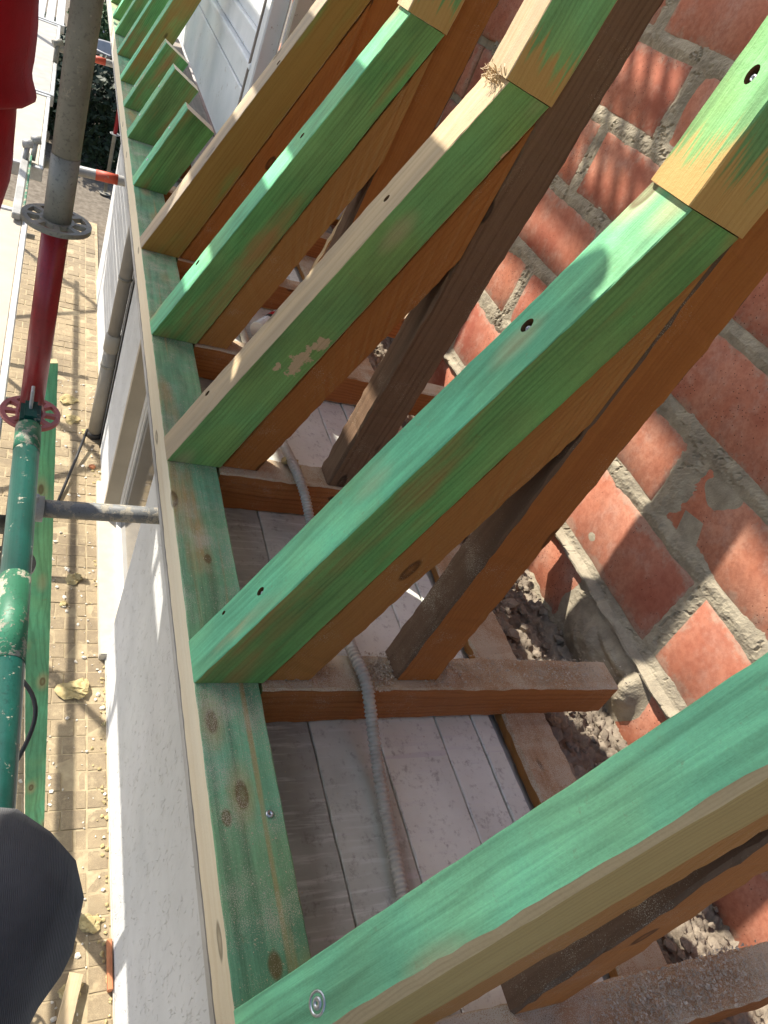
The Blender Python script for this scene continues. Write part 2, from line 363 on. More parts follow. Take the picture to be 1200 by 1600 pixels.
M['blacklabel'] = plain('black_label', (0.02, 0.02, 0.02), (0.03, 0.03, 0.03), 20, 0.4)
M['leaf'] = plain('dark_yew_leaf', (0.022, 0.040, 0.014), (0.012, 0.024, 0.009), 12, 0.6)
M['leaf2'] = plain('green_leaf', (0.055, 0.115, 0.025), (0.035, 0.080, 0.018), 12, 0.55)
M['bark'] = plain('bark', (0.10, 0.075, 0.05), (0.06, 0.045, 0.03), 30, 0.9, 0.5)
M['tub'] = plain('grey_plastic_tub', (0.33, 0.33, 0.33), (0.28, 0.28, 0.28), 8, 0.6)
M['stone'] = plain('pale_rock', (0.60, 0.58, 0.55), (0.42, 0.41, 0.39), 9, 0.9, 0.6, bd=0.02)
M['ceil'] = plain('plasterboard_underside', (0.5, 0.49, 0.46), None, 9, 0.9)

# ------------------------------------------------------------------ mesh helpers
def link(name, me, mats, parent=None, mw=None):
    for mt in (mats if isinstance(mats, (list, tuple)) else [mats]): me.materials.append(mt)
    o = bpy.data.objects.new(name, me); COL.objects.link(o)
    if mw is not None: o.matrix_world = mw
    if parent is not None:
        o.parent = parent
        o.matrix_parent_inverse = Matrix.Identity(4)
        pm = parent.get('_mw')
        if mw is not None:
            P = MWS.get(parent.name, Matrix.Identity(4))
            o.matrix_basis = P.inverted() @ mw
            MWS[o.name] = mw
        else:
            P = MWS.get(parent.name, Matrix.Identity(4))
            o.matrix_basis = P.inverted()
            MWS[o.name] = Matrix.Identity(4)
    else:
        MWS[o.name] = mw.copy() if mw is not None else Matrix.Identity(4)
    return o
MWS = {}
def pyd(verts, faces, smooth=False, mi=None):
    me = bpy.data.meshes.new('mesh'); me.from_pydata([tuple(v) for v in verts], [], faces); me.update()
    if smooth: me.polygons.foreach_set('use_smooth', [True] * len(me.polygons))
    if mi is not None: me.polygons.foreach_set('material_index', mi)
    return me
def tag(o, label, cat, group=None, kind=None):
    o['label'] = label; o['category'] = cat
    if group: o['group'] = group
    if kind: o['kind'] = kind
    return o
def struct(o, kind='structure', label=None):
    o['kind'] = kind
    if label: o['label'] = label
    return o
def empty(name, loc):
    o = bpy.data.objects.new(name, None); COL.objects.link(o); o.location = loc
    o.empty_display_size = 0.1
    MWS[o.name] = Matrix.Translation(Vector(loc)); return o

def frame(origin, xdir, zhint):
    x = Vector(xdir).normalized(); z = Vector(zhint); z = (z - x * z.dot(x)).normalized(); y = z.cross(x)
    mw = Matrix.Identity(4)
    for i in range(3): mw[i][0] = x[i]; mw[i][1] = y[i]; mw[i][2] = z[i]; mw[i][3] = origin[i]
    return mw

def loft_beam(name, q0, q1, mats, parent=None, n=14, bev=0.0025, jit=0.0006, seed=0, warp=0.0, zhint=None, wane=0.0):
    """Sawn timber lofted from start quad q0 to end quad q1 (outer-near, outer-far, inner-far, inner-near).
    mats: outer, far, inner, near, ends."""
    rnd = random.Random(seed * 977 + 13)
    q0 = [Vector(a) for a in q0]; q1 = [Vector(a) for a in q1]
    c0 = sum(q0, Vector()) / 4; c1 = sum(q1, Vector()) / 4
    if zhint is None: zhint = (q0[0] + q0[1]) / 2 - (q0[2] + q0[3]) / 2
    mw = frame(c0, c1 - c0, zhint); inv = mw.inverted()
    V = []; F = []; MI = []; length = (c1 - c0).length; n = max(n, int(length / .018))
    for k in range(n + 1):
        t = k / n
        P = [q0[i].lerp(q1[i], t) for i in range(4)]
        wv = Vector((mnoise.noise((t * 3 + seed, 0, 0)), mnoise.noise((t * 3 + seed, 5, 0)), 0)) * warp
        for i in range(4):
            a, b, c = P[i - 1], P[i], P[(i + 1) % 4]
            bb = bev * (0.7 + 0.6 * mnoise.noise((t * length * 6, i * 7.3, seed)) + rnd.random() * .35)
            bb = max(bb, bev * .3)
            if wane and i == 0: bb = wane * (.75 + .7 * mnoise.noise((t * length * 3, 1.7, seed)) + .25 * mnoise.noise((t * length * 30, 4.7, seed)))
            j = lambda: Vector((rnd.uniform(-jit, jit), rnd.uniform(-jit, jit), rnd.uniform(-jit, jit)))
            if k in (0, n): j = lambda: Vector((0, 0, 0))
            V.append(inv @ (b + (a - b).normalized() * bb + wv + j()))
            V.append(inv @ (b + (c - b).normalized() * bb + wv + j()))
    for k in range(n):
        A = k * 8; B = A + 8
        for i in range(4):
            p, r = 2 * i + 1, (2 * i + 2) % 8
            F.append((A + p, A + r, B + r, B + p)); MI.append(i)          # face i between corner i and i+1
            F.append((A + 2 * i, A + 2 * i + 1, B + 2 * i + 1, B + 2 * i)); MI.append(4 if (wane and i == 0) else i if i in (0, 2) else i - 1 if i == 1 else 0)
    F.append(tuple(reversed(range(8)))); MI.append(4)
    F.append(tuple(range(n * 8, n * 8 + 8))); MI.append(4)
    # face 0 spans corners 0-1 (outer), 1: far, 2: inner, 3: near
    me = pyd(V, F, False, MI)
    bm = bmesh.new(); bm.from_mesh(me); bmesh.ops.recalc_face_normals(bm, faces=bm.faces); bm.to_mesh(me); bm.free()
    return link(name, me, mats, parent, mw)

def xzq(a, b, y0, y1):
    """quad from outer (x,z) a and inner (x,z) b at near y0 / far y1"""
    return [(a[0], y0, a[1]), (a[0], y1, a[1]), (b[0], y1, b[1]), (b[0], y0, b[1])]

def box(name, lo, hi, mat, parent=None, bev=0.003, seg=1, grain='x', jit=0.0):
    lo = Vector(lo); hi = Vector(hi); c = (lo + hi) / 2; d = hi - lo
    bm = bmesh.new(); bmesh.ops.create_cube(bm, size=1)
    mw = Matrix.Translation(c)
    if grain == 'y':
        mw = mw @ Matrix.Rotation(math.pi / 2, 4, 'Z'); d = Vector((d.y, d.x, d.z))
    elif grain == 'z':
        mw = mw @ Matrix.Rotation(-math.pi / 2, 4, 'Y'); d = Vector((d.z, d.y, d.x))
    bmesh.ops.scale(bm, vec=d, verts=bm.verts)
    if bev: bmesh.ops.bevel(bm, geom=bm.edges[:], offset=min(bev, min(d) * 0.3), segments=seg, affect='EDGES')
    if jit:
        for v in bm.verts: v.co += Vector((random.uniform(-jit, jit) for _ in range(3)))
    me = bpy.data.meshes.new('mesh'); bm.to_mesh(me); bm.free()
    return link(name, me, mat, parent, mw)

def tube(name, pts, r, mat, parent=None, seg=20, caps=True, radii=None, mi=None, smooth=True, inner=None):
    pts = [Vector(p) for p in pts]; V = []; F = []
    up = None
    for i, p in enumerate(pts):
        t = (pts[min(i + 1, len(pts) - 1)] - pts[max(i - 1, 0)]).normalized()
        if up is None:
            up = Vector((0, 0, 1)) if abs(t.z) < 0.9 else Vector((0, 1, 0))
        u = (up - t * up.dot(t)).normalized(); up = u; s = t.cross(u)
        rr = radii[i] if radii else r
        for k in range(seg):
            a = 2 * math.pi * k / seg
            V.append(p + (u * math.cos(a) + s * math.sin(a)) * rr)
    MI = []
    for i in range(len(pts) - 1):
        for k in range(seg):
            F.append((i * seg + k, i * seg + (k + 1) % seg, (i + 1) * seg + (k + 1) % seg, (i + 1) * seg + k))
            MI.append(mi[i] if mi else 0)
    nsm = len(F)
    if caps:
        F.append(tuple(reversed(range(seg)))); F.append(tuple(range((len(pts) - 1) * seg, len(pts) * seg))); MI += [0, 0]
    me = pyd(V, F, False, MI)
    if smooth: me.polygons.foreach_set('use_smooth', [i < nsm for i in range(len(F))])
    return link(name, me, mat, parent)

def lathe(prof, seg=20):
    V = []; F = []
    for (r, z) in prof:
        for k in range(seg):
            a = 2 * math.pi * k / seg; V.append((r * math.cos(a), r * math.sin(a), z))
    for i in range(len(prof) - 1):
        for k in range(seg):
            F.append((i * seg + k, i * seg + (k + 1) % seg, (i + 1) * seg + (k + 1) % seg, (i + 1) * seg + k))
    return V, F

def rock(bm, loc, r, seed, flat=0.7, sub=1):
    g = bmesh.ops.create_icosphere(bm, subdivisions=sub, radius=1.0)
    sc = Vector((random.uniform(.7, 1.3), random.uniform(.7, 1.3), random.uniform(.5, 1) * flat))
    rot = Matrix.Rotation(random.uniform(0, 6.28), 3, 'Z') @ Matrix.Rotation(random.uniform(-.5, .5), 3, 'X')
    for v in g['verts']:
        nn = mnoise.noise(v.co * 1.3 + Vector((seed * 3.1, seed * 1.7, 0)))
        p = Vector((v.co.x * sc.x, v.co.y * sc.y, v.co.z * sc.z)) * r * (1 + 0.55 * nn)
        v.co = rot @ p + Vector(loc)

_P = {}
def vn(x, y, seed):
    """2-D value noise on numpy arrays, 0..1"""
    if seed not in _P: _P[seed] = np.random.RandomState(seed).rand(257, 257)
    T = _P[seed]; xi = np.floor(x).astype(int); yi = np.floor(y).astype(int)
    fx = x - xi; fy = y - yi; fx = fx * fx * (3 - 2 * fx); fy = fy * fy * (3 - 2 * fy)
    a = T[xi % 257, yi % 257]; b = T[(xi + 1) % 257, yi % 257]; c = T[xi % 257, (yi + 1) % 257]; d = T[(xi + 1) % 257, (yi + 1) % 257]
    return (a * (1 - fx) + b * fx) * (1 - fy) + (c * (1 - fx) + d * fx) * fy
def fbm(x, y, seed, o=4):
    s = 0; amp = 0.5; tot = 0
    for k in range(o):
        s = s + amp * vn(x * 2 ** k + 17.3 * k, y * 2 ** k + 5.1 * k, seed + k); tot += amp; amp *= 0.55
    return s / tot
def grid_mesh(P, smooth=True):
    a, b = P.shape[:2]
    V = P.reshape(-1, 3)
    i = np.arange(a - 1)[:, None] * b + np.arange(b - 1)[None, :]
    F = np.stack([i, i + b, i + b + 1, i + 1], -1).reshape(-1, 4)
    me = bpy.data.meshes.new('mesh'); me.vertices.add(len(V)); me.vertices.foreach_set('co', V.astype(np.float32).ravel())
    me.loops.add(F.size); me.loops.foreach_set('vertex_index', F.ravel().astype(np.int32))
    me.polygons.add(len(F)); me.polygons.foreach_set('loop_start', (np.arange(len(F)) * 4).astype(np.int32))
    me.update(calc_edges=True); me.validate()
    if smooth: me.polygons.foreach_set('use_smooth', [True] * len(me.polygons))
    return me

def chips(name, spots, size, mat, seed=1):
    """tiny flakes: spots = (x, y, z) list"""
    rnd = random.Random(seed); V = []; F = []
    for p in spots:
        s = size * rnd.uniform(0.4, 1.5); b = len(V)
        for _ in range(4):
            V.append((p[0] + rnd.uniform(-s, s), p[1] + rnd.uniform(-s, s), p[2] + rnd.uniform(0, s * 0.8)))
        F += [(b, b + 1, b + 2), (b, b + 1, b + 3), (b + 1, b + 2, b + 3), (b, b + 2, b + 3)]
    return link(name, pyd(V, F), mat)

# ------------------------------------------------------------------ ground and paving
GZ = -3.0
g = link('ground', pyd([(-150, -150, GZ - 0.02), (150, -150, GZ - 0.02), (150, 250, GZ - 0.02), (-150, 250, GZ - 0.02)], [(0, 1, 2, 3)]), M['earth'])
struct(g)
pv = link('pavement', pyd([(-2.2, -2.5, GZ - 0.0022), (0.72, -2.5, GZ - 0.0022), (0.72, 9.9, GZ - 0.0022), (-2.2, 9.9, GZ - 0.0022)], [(0, 1, 2, 3)]), M['sand'])
struct(pv)
PW, PL, GAP = 0.120, 0.106, 0.005
def paver_bm(seed, w_=PW, l_=PL):
    rnd = random.Random(seed); bm = bmesh.new()
    h = 0.03; e = 0.0028
    P = []
    for (zz, ins) in ((-h, 0), (-e, 0), (0, e * 1.1)):
        for sx, sy in ((-1, -1), (1, -1), (1, 1), (-1, 1)):
            P.append(bm.verts.new((sx * (w_ / 2 - ins) + rnd.uniform(-.0025, .0025), sy * (l_ / 2 - ins) + rnd.uniform(-.0025, .0025), zz + (rnd.uniform(-.0015, .0015) if zz == 0 else 0))))
    for k in (0, 4):
        for i in range(4): bm.faces.new((P[k + i], P[k + (i + 1) % 4], P[k + 4 + (i + 1) % 4], P[k + 4 + i]))
    bm.faces.new(P[8:12])
    return bm
pv_var = []
for s_ in range(7):
    bm = paver_bm(s_); me = bpy.data.meshes.new('paver'); bm.to_mesh(me); bm.free(); me.materials.append(M['paver']); pv_var.append(me)
edge_var = []
for s_ in range(4):
    bm = paver_bm(40 + s_, 0.100, 0.104); me = bpy.data.meshes.new('paver'); bm.to_mesh(me); bm.free(); me.materials.append(M['paver']); edge_var.append(me)
spots = []
ny = int(12.2 / (PL + GAP))
for r_ in range(ny):
    y = -2.4 + r_ * (PL + GAP)
    spots.append((0.636, y, 1))
    off = (r_ % 2) * (PW + GAP) / 2
    for c_ in range(22):
        x = 0.515 - off - c_ * (PW + GAP)
        if x < -2.15: break
        spots.append((x, y, 0))
    if off: spots.append((0.552, y, 2))
vis = [s for s in spots if s[0] > 0.26 and 0.85 < s[1] < 9.8 and s[2] < 2]
vis.sort(key=lambda s: (s[1] - 0.0) ** 2)
vis = vis[:300]; vset = set(vis)
rnd = random.Random(3)
for k, s in enumerate(vis):
    o = bpy.data.objects.new('paver', (edge_var if s[2] else pv_var)[rnd.randrange(4 if s[2] else 7)]); COL.objects.link(o)
    o.parent = pv; o.location = (s[0], s[1], GZ + rnd.uniform(-.003, .004))
    o.rotation_euler = (rnd.uniform(-.02, .02), rnd.uniform(-.02, .02), rnd.uniform(-.03, .03))
V = []; F = []
for s in spots:
    if s in vset: continue
    hw = PW / 2 if s[2] == 0 else (0.05 if s[2] == 1 else 0.028); b = len(V); zz = GZ + rnd.uniform(-.002, .003)
    for ins, z_ in ((0, -0.02), (0.004, 0)):
        for sx, sy in ((-1, -1), (1, -1), (1, 1), (-1, 1)): V.append((s[0] + sx * (hw - ins), s[1] + sy * (PL / 2 - ins), zz + z_))
    F += [(b + 4, b + 5, b + 6, b + 7)] + [(b + i, b + (i + 1) % 4, b + 4 + (i + 1) % 4, b + 4 + i) for i in range(4)]
o = link('paver_field', pyd(V, F), M['paver'], pv); o['kind'] = 'stuff'

# ------------------------------------------------------------------ house facade
FX = 0.695
hw_ = empty('house_wall', (FX, 3.0, GZ))
tag(hw_, 'white grooved render house wall below the eaves with a glazed door', 'wall')
def wallbox(lo, hi, bm):
    g_ = bmesh.ops.create_cube(bm, size=1)
    for v in g_['verts']: v.co = Vector(((lo[i] + hi[i]) / 2 + v.co[i] * (hi[i] - lo[i]) for i in range(3)))
bm = bmesh.new()
D0, D1, DT = 3.12, 4.42, -0.75
wallbox((FX, -4, GZ - .1), (FX + .24, D0, -.14), bm)
wallbox((FX, D1, GZ - .1), (FX + .24, 8.3, -.14), bm)
wallbox((FX, D0, DT), (FX + .24, D1, -.14), bm)
me = bpy.data.meshes.new('mesh'); bm.to_mesh(me); bm.free()
link('wall', me, M['stucco'], hw_)
dr = box('door', (FX + .115, D0 + .06, GZ + .03), (FX + .125, D1 - .12, DT), M['glass'], hw_, 0)
dr['label'] = 'dark reflecting door glass'
box('door_frame', (FX + .09, D1 - .115, GZ + .03), (FX + .15, D1 - .055, DT), M['frame'], dr, .004, grain='z')
box('door_frame', (FX + .09, D0 + .002, GZ + .03), (FX + .15, D0 + .06, DT), M['frame'], dr, .004, grain='z')
box('door_frame', (FX + .102, D1 - .145, GZ + .03), (FX + .140, D1 - .1275, DT), M['frame'], dr, .003, grain='z')
box('door_frame', (FX + .102, D0 + .072, GZ + .03), (FX + .140, D0 + .095, DT), M['frame'], dr, .003, grain='z')
box('door_frame', (FX + .085, D0 + .062, GZ + .03), (FX + .155, D1 - .117, GZ + .09), M['frame'], dr, .003)
box('door_jamb', (FX - .012, D1 - .053, GZ), (FX + .19, D1 - .003, DT - .004), M['jamb'], hw_, .003, grain='z')
box('wall_base_strip', (FX - .006, -4, GZ - .02), (FX - .0005, D0 - .03, GZ + .022), M['step'], hw_, .002)
st = box('stone_step', (.652, 3.08, GZ - .02), (.80, 4.78, GZ + .055), M['step'], None, .006, 2, jit=.001)
tag(st, 'pale stone step at the foot of the glazed door', 'step')

# far pier and recess
pr = empty('corner_pier', (.93, 9.8, GZ))
box('pier_shaft', (.845, 9.68, GZ - .02), (1.07, 9.95, -.3), M['jamb'], pr, .006, grain='z')
box('pier_foot', (.835, 9.67, GZ - .02), (1.08, 9.96, GZ + .06), M['step'], pr, .006)
tag(pr, 'beige square pier beyond the downpipe under the eaves', 'pier')

# downpipe
dp = empty('downpipe', (.645, 5.42, GZ))
tag(dp, 'grey beige rain downpipe with socket joint on white wall', 'downpipe')
tube('pipe', [(.642, 5.42, GZ + .04), (.642, 5.42, -2.10)], .052, M['pipe'], dp)
tube('pipe', [(.642, 5.42, -2.10), (.642, 5.42, -.20)], .046, M['pipe2'], dp)
tube('socket', [(.642, 5.42, -2.16), (.642, 5.42, -2.15), (.642, 5.42, -2.02), (.642, 5.42, -2.01)], .058, M['pipe'], dp, radii=[.053, .059, .059, .047])
tube('foot_collar', [(.642, 5.42, GZ + .0), (.642, 5.42, GZ + .05)], .060, M['boot'], dp)
for zz in (-2.3, -1.55):
    b_ = tube('pipe_clip', [(.642, 5.42, zz), (.642, 5.42, zz + .02)], .0555 if zz < -2 else .0495, M['galv'], dp)
    tube('clip_bolt', [(.68, 5.42, zz + .01), (FX + .002, 5.42, zz + .01)], .006, M['galv'], b_)
cw = tube('wall_cable', [(FX - .006, 5.28, GZ), (FX - .006, 5.26, -2.2), (FX - .006, 5.28, -1.2), (FX - .006, 5.27, -.2)], .006, M['cable'], None, 8)
tag(cw, 'thin dark cable running down white wall beside the downpipe', 'cable')

# ------------------------------------------------------------------ eaves: wall plate, soffit, ceiling boards
pl0, pl1, PX0, PX1 = -1.0, 9.2, .310, .418
wp = empty('wall_plate', (.364, 1.5, 0))
tag(wp, 'long green stained wall plate with pale bare outer edge along the eaves', 'wall plate')
o = loft_beam('plate_beam', [(PX0, pl0, 0), (PX1, pl0, 0), (PX1, pl0, -.085), (PX0, pl0, -.085)],
              [(PX0, pl1, 0), (PX1, pl1, 0), (PX1, pl1, -.085), (PX0, pl1, -.085)],
              [M['green_plate'], M['green'], M['tan'], M['pale'], M['end']], wp, n=160, bev=.002, jit=.0005, seed=2, zhint=(0, 0, 1))
def screw_head(name, loc, normal, parent, r=.006, washer=False, depth=.0):
    V, F = [], []
    prof = [(r * 1.0, -.004), (r, 0), (r * .85, .0012), (r * .35, .0012), (r * .3, -.002), (0.0003, -.002)]
    if washer: prof = [(r * 1.9, -.003), (r * 1.9, .0008), (r * 1.55, .0012), (r * 1.4, -.001), (r * 1.0, -.0015), (r, .0005), (r * .8, .0015), (r * .35, .0015), (r * .3, -.002), (0.0003, -.002)]
    V, F = lathe(prof, 16)
    n_ = Vector(normal).normalized()
    mw = frame(Vector(loc) - n_ * depth, n_.orthogonal(), n_)
    return link(name, pyd(V, F, True), M['steel'], parent, mw)
for (x, y) in ((.396, .495),):
    screw_head('screw', (x, y, .0015), (0, 0, 1), wp, .006)

sf = box('soffit', (.32, -1.0, -.145), (FX + .3, 9.2, -.125), M['ceil'], None, 0)
struct(sf)
fl = empty('attic_floor', (.7, 1, -.1)); struct(fl)
bx = [(.425, .5385, 3), (.541, .671, 0), (.6735, .8105, 1), (.813, .897, 1), (.900, .944, 2)]
for i, (a, b, k) in enumerate(bx):
    q0 = [(a, -.9, -.100 + .002 * (k == 2)), (b, -.9, -.100 + .002 * (k == 2)), (b, -.9, -.122), (a, -.9, -.122)]
    q1 = [(p[0], 3.4, p[2]) for p in q0]
    mt = M[('cboard', 'cboard_pale', 'cboard_pale', 'cboard_dark')[k]]
    loft_beam('floor_board', q0, q1, [mt] * 5, fl, n=60, bev=.0022, jit=.0007, seed=20 + i, zhint=(0, 0, 1))
# old brown batten beside the wall
q0 = [(.972, -.8, -.088), (1.088, -.8, -.092), (1.088, -.8, -.12), (.972, -.8, -.12)]
o = loft_beam('floor_batten', q0, [(p[0], 3.3, p[2]) for p in q0], [M['joist_top'], M['old2'], M['old2'], M['old2'], M['end']], None, n=60, bev=.006, jit=.002, seed=31, zhint=(0, 0, 1))
tag(o, 'rough brown dusty batten on the attic floor beside the rubble strip', 'batten')
# interior slab so nothing shines through
sl = box('ceiling_slab', (.43, -.95, -.30), (.97, 6.2, -.1235), M['ceil'], None, 0); struct(sl)
sl = box('rubble_bed', (.9705, -.95, -.34), (1.9, 6.2, -.285), M['rubble'], None, 0); struct(sl)

# ------------------------------------------------------------------ block wall
WX = 1.47
bw = empty('block_wall', (WX, 1.5, -.3))
tag(bw, 'red clay block wall with rough smeared mortar joints behind the rafters', 'wall')
CH, BL, JT = .2255, .495, .030
zbed = [.185 + CH * j for j in range(-3, 11)]
zbed[2] = -.072; zbed[1] = -.30; zbed[0] = -.53
def perp_off(j): return 1.11 if (j - 3) % 2 == 0 else .865
variants = {}
def block_mesh(h, seed):
    rnd_ = random.Random(seed); bm = bmesh.new()
    w2, h2, d = (BL - JT) / 2, (h - JT) / 2, .10
    n_, k_ = 8, 4
    vs = {}
    for i in range(n_ + 1):
        for j in range(k_ + 1):
            y = -w2 + 2 * w2 * i / n_; z = -h2 + 2 * h2 * j / k_
            edge = i in (0, n_) or j in (0, k_)
            x = .010 * (1 if edge else 0) + rnd_.uniform(-.0022, .0022)
            if edge: y += rnd_.uniform(-.004, .004); z += rnd_.uniform(-.004, .004)
            elif i in (1, n_ - 1) or j in (1, k_ - 1):
                y = y + (math.copysign(w2 / n_ * 1.5, y) if i in (1, n_ - 1) else 0); z = z + (math.copysign(h2 / k_ * 1.55, z) if j in (1, k_ - 1) else 0)
            vs[i, j] = bm.verts.new((x, y, z))
    for i in range(n_):
        for j in range(k_):
            f = bm.faces.new((vs[i, j], vs[i, j + 1], vs[i + 1, j + 1], vs[i + 1, j])); f.smooth = True
    ring = [vs[i, 0] for i in range(n_ + 1)] + [vs[n_, j] for j in range(1, k_ + 1)] + [vs[i, k_] for i in range(n_ - 1, -1, -1)] + [vs[0, j] for j in range(k_ - 1, 0, -1)]
    bk = [bm.verts.new((d, v.co.y, v.co.z)) for v in ring]
    for i in range(len(ring)):
        bm.faces.new((ring[i], ring[(i + 1) % len(ring)], bk[(i + 1) % len(ring)], bk[i]))
    bm.faces.new(list(reversed(bk)))
    me = bpy.data.meshes.new('block'); bm.to_mesh(me); bm.free(); me.materials.append(M['brick']); return me
rnd = random.Random(5)
for j in range(len(zbed) - 1):
    z0, z1 = zbed[j], zbed[j + 1]; h = round(z1 - z0, 3)
    if h not in variants: variants[h] = [block_mesh(h, 100 + k) for k in range(5)]
    y = perp_off(j) - 4 * BL
    while y < 6.0:
        o = bpy.data.objects.new('block', rnd.choice(variants[h])); COL.objects.link(o)
        o.parent = bw
        P = Vector((WX + rnd.uniform(-.002, .003), y + BL / 2, (z0 + z1) / 2)) - MWS[bw.name].translation
        o.location = P; o.rotation_euler = (rnd.uniform(-.006, .006), rnd.uniform(-.008, .008), rnd.uniform(-.008, .008))
        if rnd.random() < .5: o.rotation_euler[0] += math.pi
        y += BL
# mortar as a ragged relief: proud in the joints, sunk behind the block faces elsewhere
ys = np.arange(-.75, 3.0, .0055); zs = np.arange(-.42, 1.55, .0055)
Y, Z = np.meshgrid(ys, zs, indexing='ij')
wob = .010 * (fbm(Y * 9, Z * 9, 11) - .5) * 2
dbed = np.full(Y.shape, 9.0); course = np.zeros(Y.shape, int)
for j, zb in enumerate(zbed):
    dbed = np.minimum(dbed, np.abs(Z + wob - zb)); course[Z >= zb] = j
offs = np.where((course - 3) % 2 == 0, 1.11, .865)
ph = (Y + .010 * (fbm(Y * 8, Z * 8, 31) - .5) * 2 - offs) / BL
dper = np.abs(ph - np.round(ph)) * BL
dj = np.minimum(dbed, dper * .8)
lo = fbm(Y * 7, Z * 7, 51); mid = fbm(Y * 28, Z * 28, 61); hi_ = fbm(Y * 90, Z * 90, 71, 3)
hgt = .0125 * (1 - dj / (.012 + .026 * np.clip(lo - .12, 0, 1))) + .009 * (mid - .5) + .007 * (hi_ - .5)
hgt = np.where(hgt > .001, (.001 + (hgt - .001) * .28 + .0030 * (hi_ - .5) + .0022 * (fbm(Y * 180, Z * 180, 171, 2) - .5)), hgt)
crk = np.abs(fbm(Y * 11, Z * 11, 181) - .5)
hgt = np.where((hgt > .0) & (crk < .012) & (lo > .45), hgt - .008, hgt)
# squeezed bead and smear at the foot of the wall
bead = np.exp(-((Z + .088 + .016 * (fbm(Y * 5, Z * 0, 81) - .5)) / .012) ** 2) * (.010 + .050 * np.clip(fbm(Y * 6, Z * 3, 91) - .25, 0, 1))
hgt = np.maximum(hgt, hgt * .4 + bead)
for (yc, zc, ry, rz, a) in ((1.00, -.19, .10, .075, .045), (.82, -.17, .035, .06, .050), (.93, -.14, .10, .03, .04), (1.55, -.20, .09, .06, .035), (1.22, .0, .035, .03, .006), (.98, .36, .05, .03, .005), (1.9, .43, .05, .04, .006)):
    hgt = np.maximum(hgt, a * np.exp(-((Y - yc) / ry) ** 2 - ((Z - zc) / rz) ** 2) * (1.1 - .5 * mid) - .004)
hgt = np.clip(hgt, -.03, .055)
P = np.stack([WX + .001 - hgt, Y, Z], -1)
me = grid_mesh(P[:, ::-1])
o = link('mortar', me, M['mortar'], bw)
o.data.polygons.foreach_set('use_smooth', [False] * len(o.data.polygons))
box('wall_core', (WX + .02, -1.2, -.6), (WX + .22, 6.1, 2.55), M['mortar'], bw, 0)

# rubble strip along the wall foot
xs = np.arange(1.05, 1.50, .006); ys = np.arange(-.6, 3.0, .006)
X, Y = np.meshgrid(xs, ys, indexing='ij')
Zr = -.125 - .15 * np.clip((X - 1.08) / .34, 0, 1) + .05 * (fbm(Y * 4, X * 4, 12) - .5) + .035 * (fbm(X * 16, Y * 16, 22) - .5) + .030 * (fbm(X * 55, Y * 55, 32) - .5) + .010 * np.random.RandomState(4).rand(*X.shape)
o = link('mortar_rubble', grid_mesh(np.stack([X, Y, Zr], -1), False), M['rubble']); tag(o, 'grey crumbled mortar and dust along the foot of the block wall', 'rubble', kind='stuff')
bm = bmesh.new(); random.seed(11)
for k in range(900):
    x = random.uniform(1.09, 1.46); y = random.uniform(-.3, 2.8); rock(bm, (x, y, -.118 - .15 * min(max((x - 1.08) / .34, 0), 1) + random.uniform(-.004, .012)), random.choice((.003, .004, .005, .006, .008, .010, .014, .018)), k, .8)
me = bpy.data.meshes.new('mesh'); bm.to_mesh(me); bm.free()
o = link('rubble_chunks', me, M['rubble']); tag(o, 'loose mortar lumps lying in the dusty strip under the block wall', 'rubble', kind='stuff')

# ------------------------------------------------------------------ rafters
def on_outer(z): return .308 + .3985 * z
def bore(beam, c, n_, r, depth=.013, stretch=1.45, along=None):
    """drill a real counterbore into a beam; returns nothing"""
    V, F = lathe([(r, -depth), (r, .004)], 20)
    V = [(a * stretch, b, d) for a, b, d in V]
    F += [tuple(reversed(range(20))), tuple(range(20, 40))]
    if M['hole'].name not in [m_.name for m_ in beam.data.materials]: beam.data.materials.append(M['hole'])
    me = pyd(V, F, False, [5] * len(F)); bm = bmesh.new(); bm.from_mesh(me); bmesh.ops.recalc_face_normals(bm, faces=bm.faces); bm.to_mesh(me); bm.free()
    cut = bpy.data.objects.new('cutter', me); [me.materials.append(m_) for m_ in beam.data.materials]; COL.objects.link(cut)
    cut.matrix_world = frame(c, along, n_)
    md = beam.modifiers.new('bore', 'BOOLEAN'); md.object = cut; md.operation = 'DIFFERENCE'; md.solver = 'EXACT'; md.material_mode = 'INDEX'
    dg = bpy.context.evaluated_depsgraph_get(); dg.update()
    me2 = bpy.data.meshes.new_from_object(beam.evaluated_get(dg))
    beam.modifiers.clear(); beam.data = me2
    bpy.data.objects.remove(cut)
def add_screw_hole(parent, y, z, kind='hole', r=.0075, beam=None):
    n_ = Vector((-.9289, 0, .3703)); al = Vector((.3703, 0, .9289))
    c = Vector((on_outer(z), y, z))
    if kind == 'washer':
        screw_head('screw', c + n_ * .001, n_, parent, .0068, True); return
    bore(beam, c, n_, r, along=al)
    screw_head('screw', c - n_ * .006 - al * .002, n_, parent, r * .62)

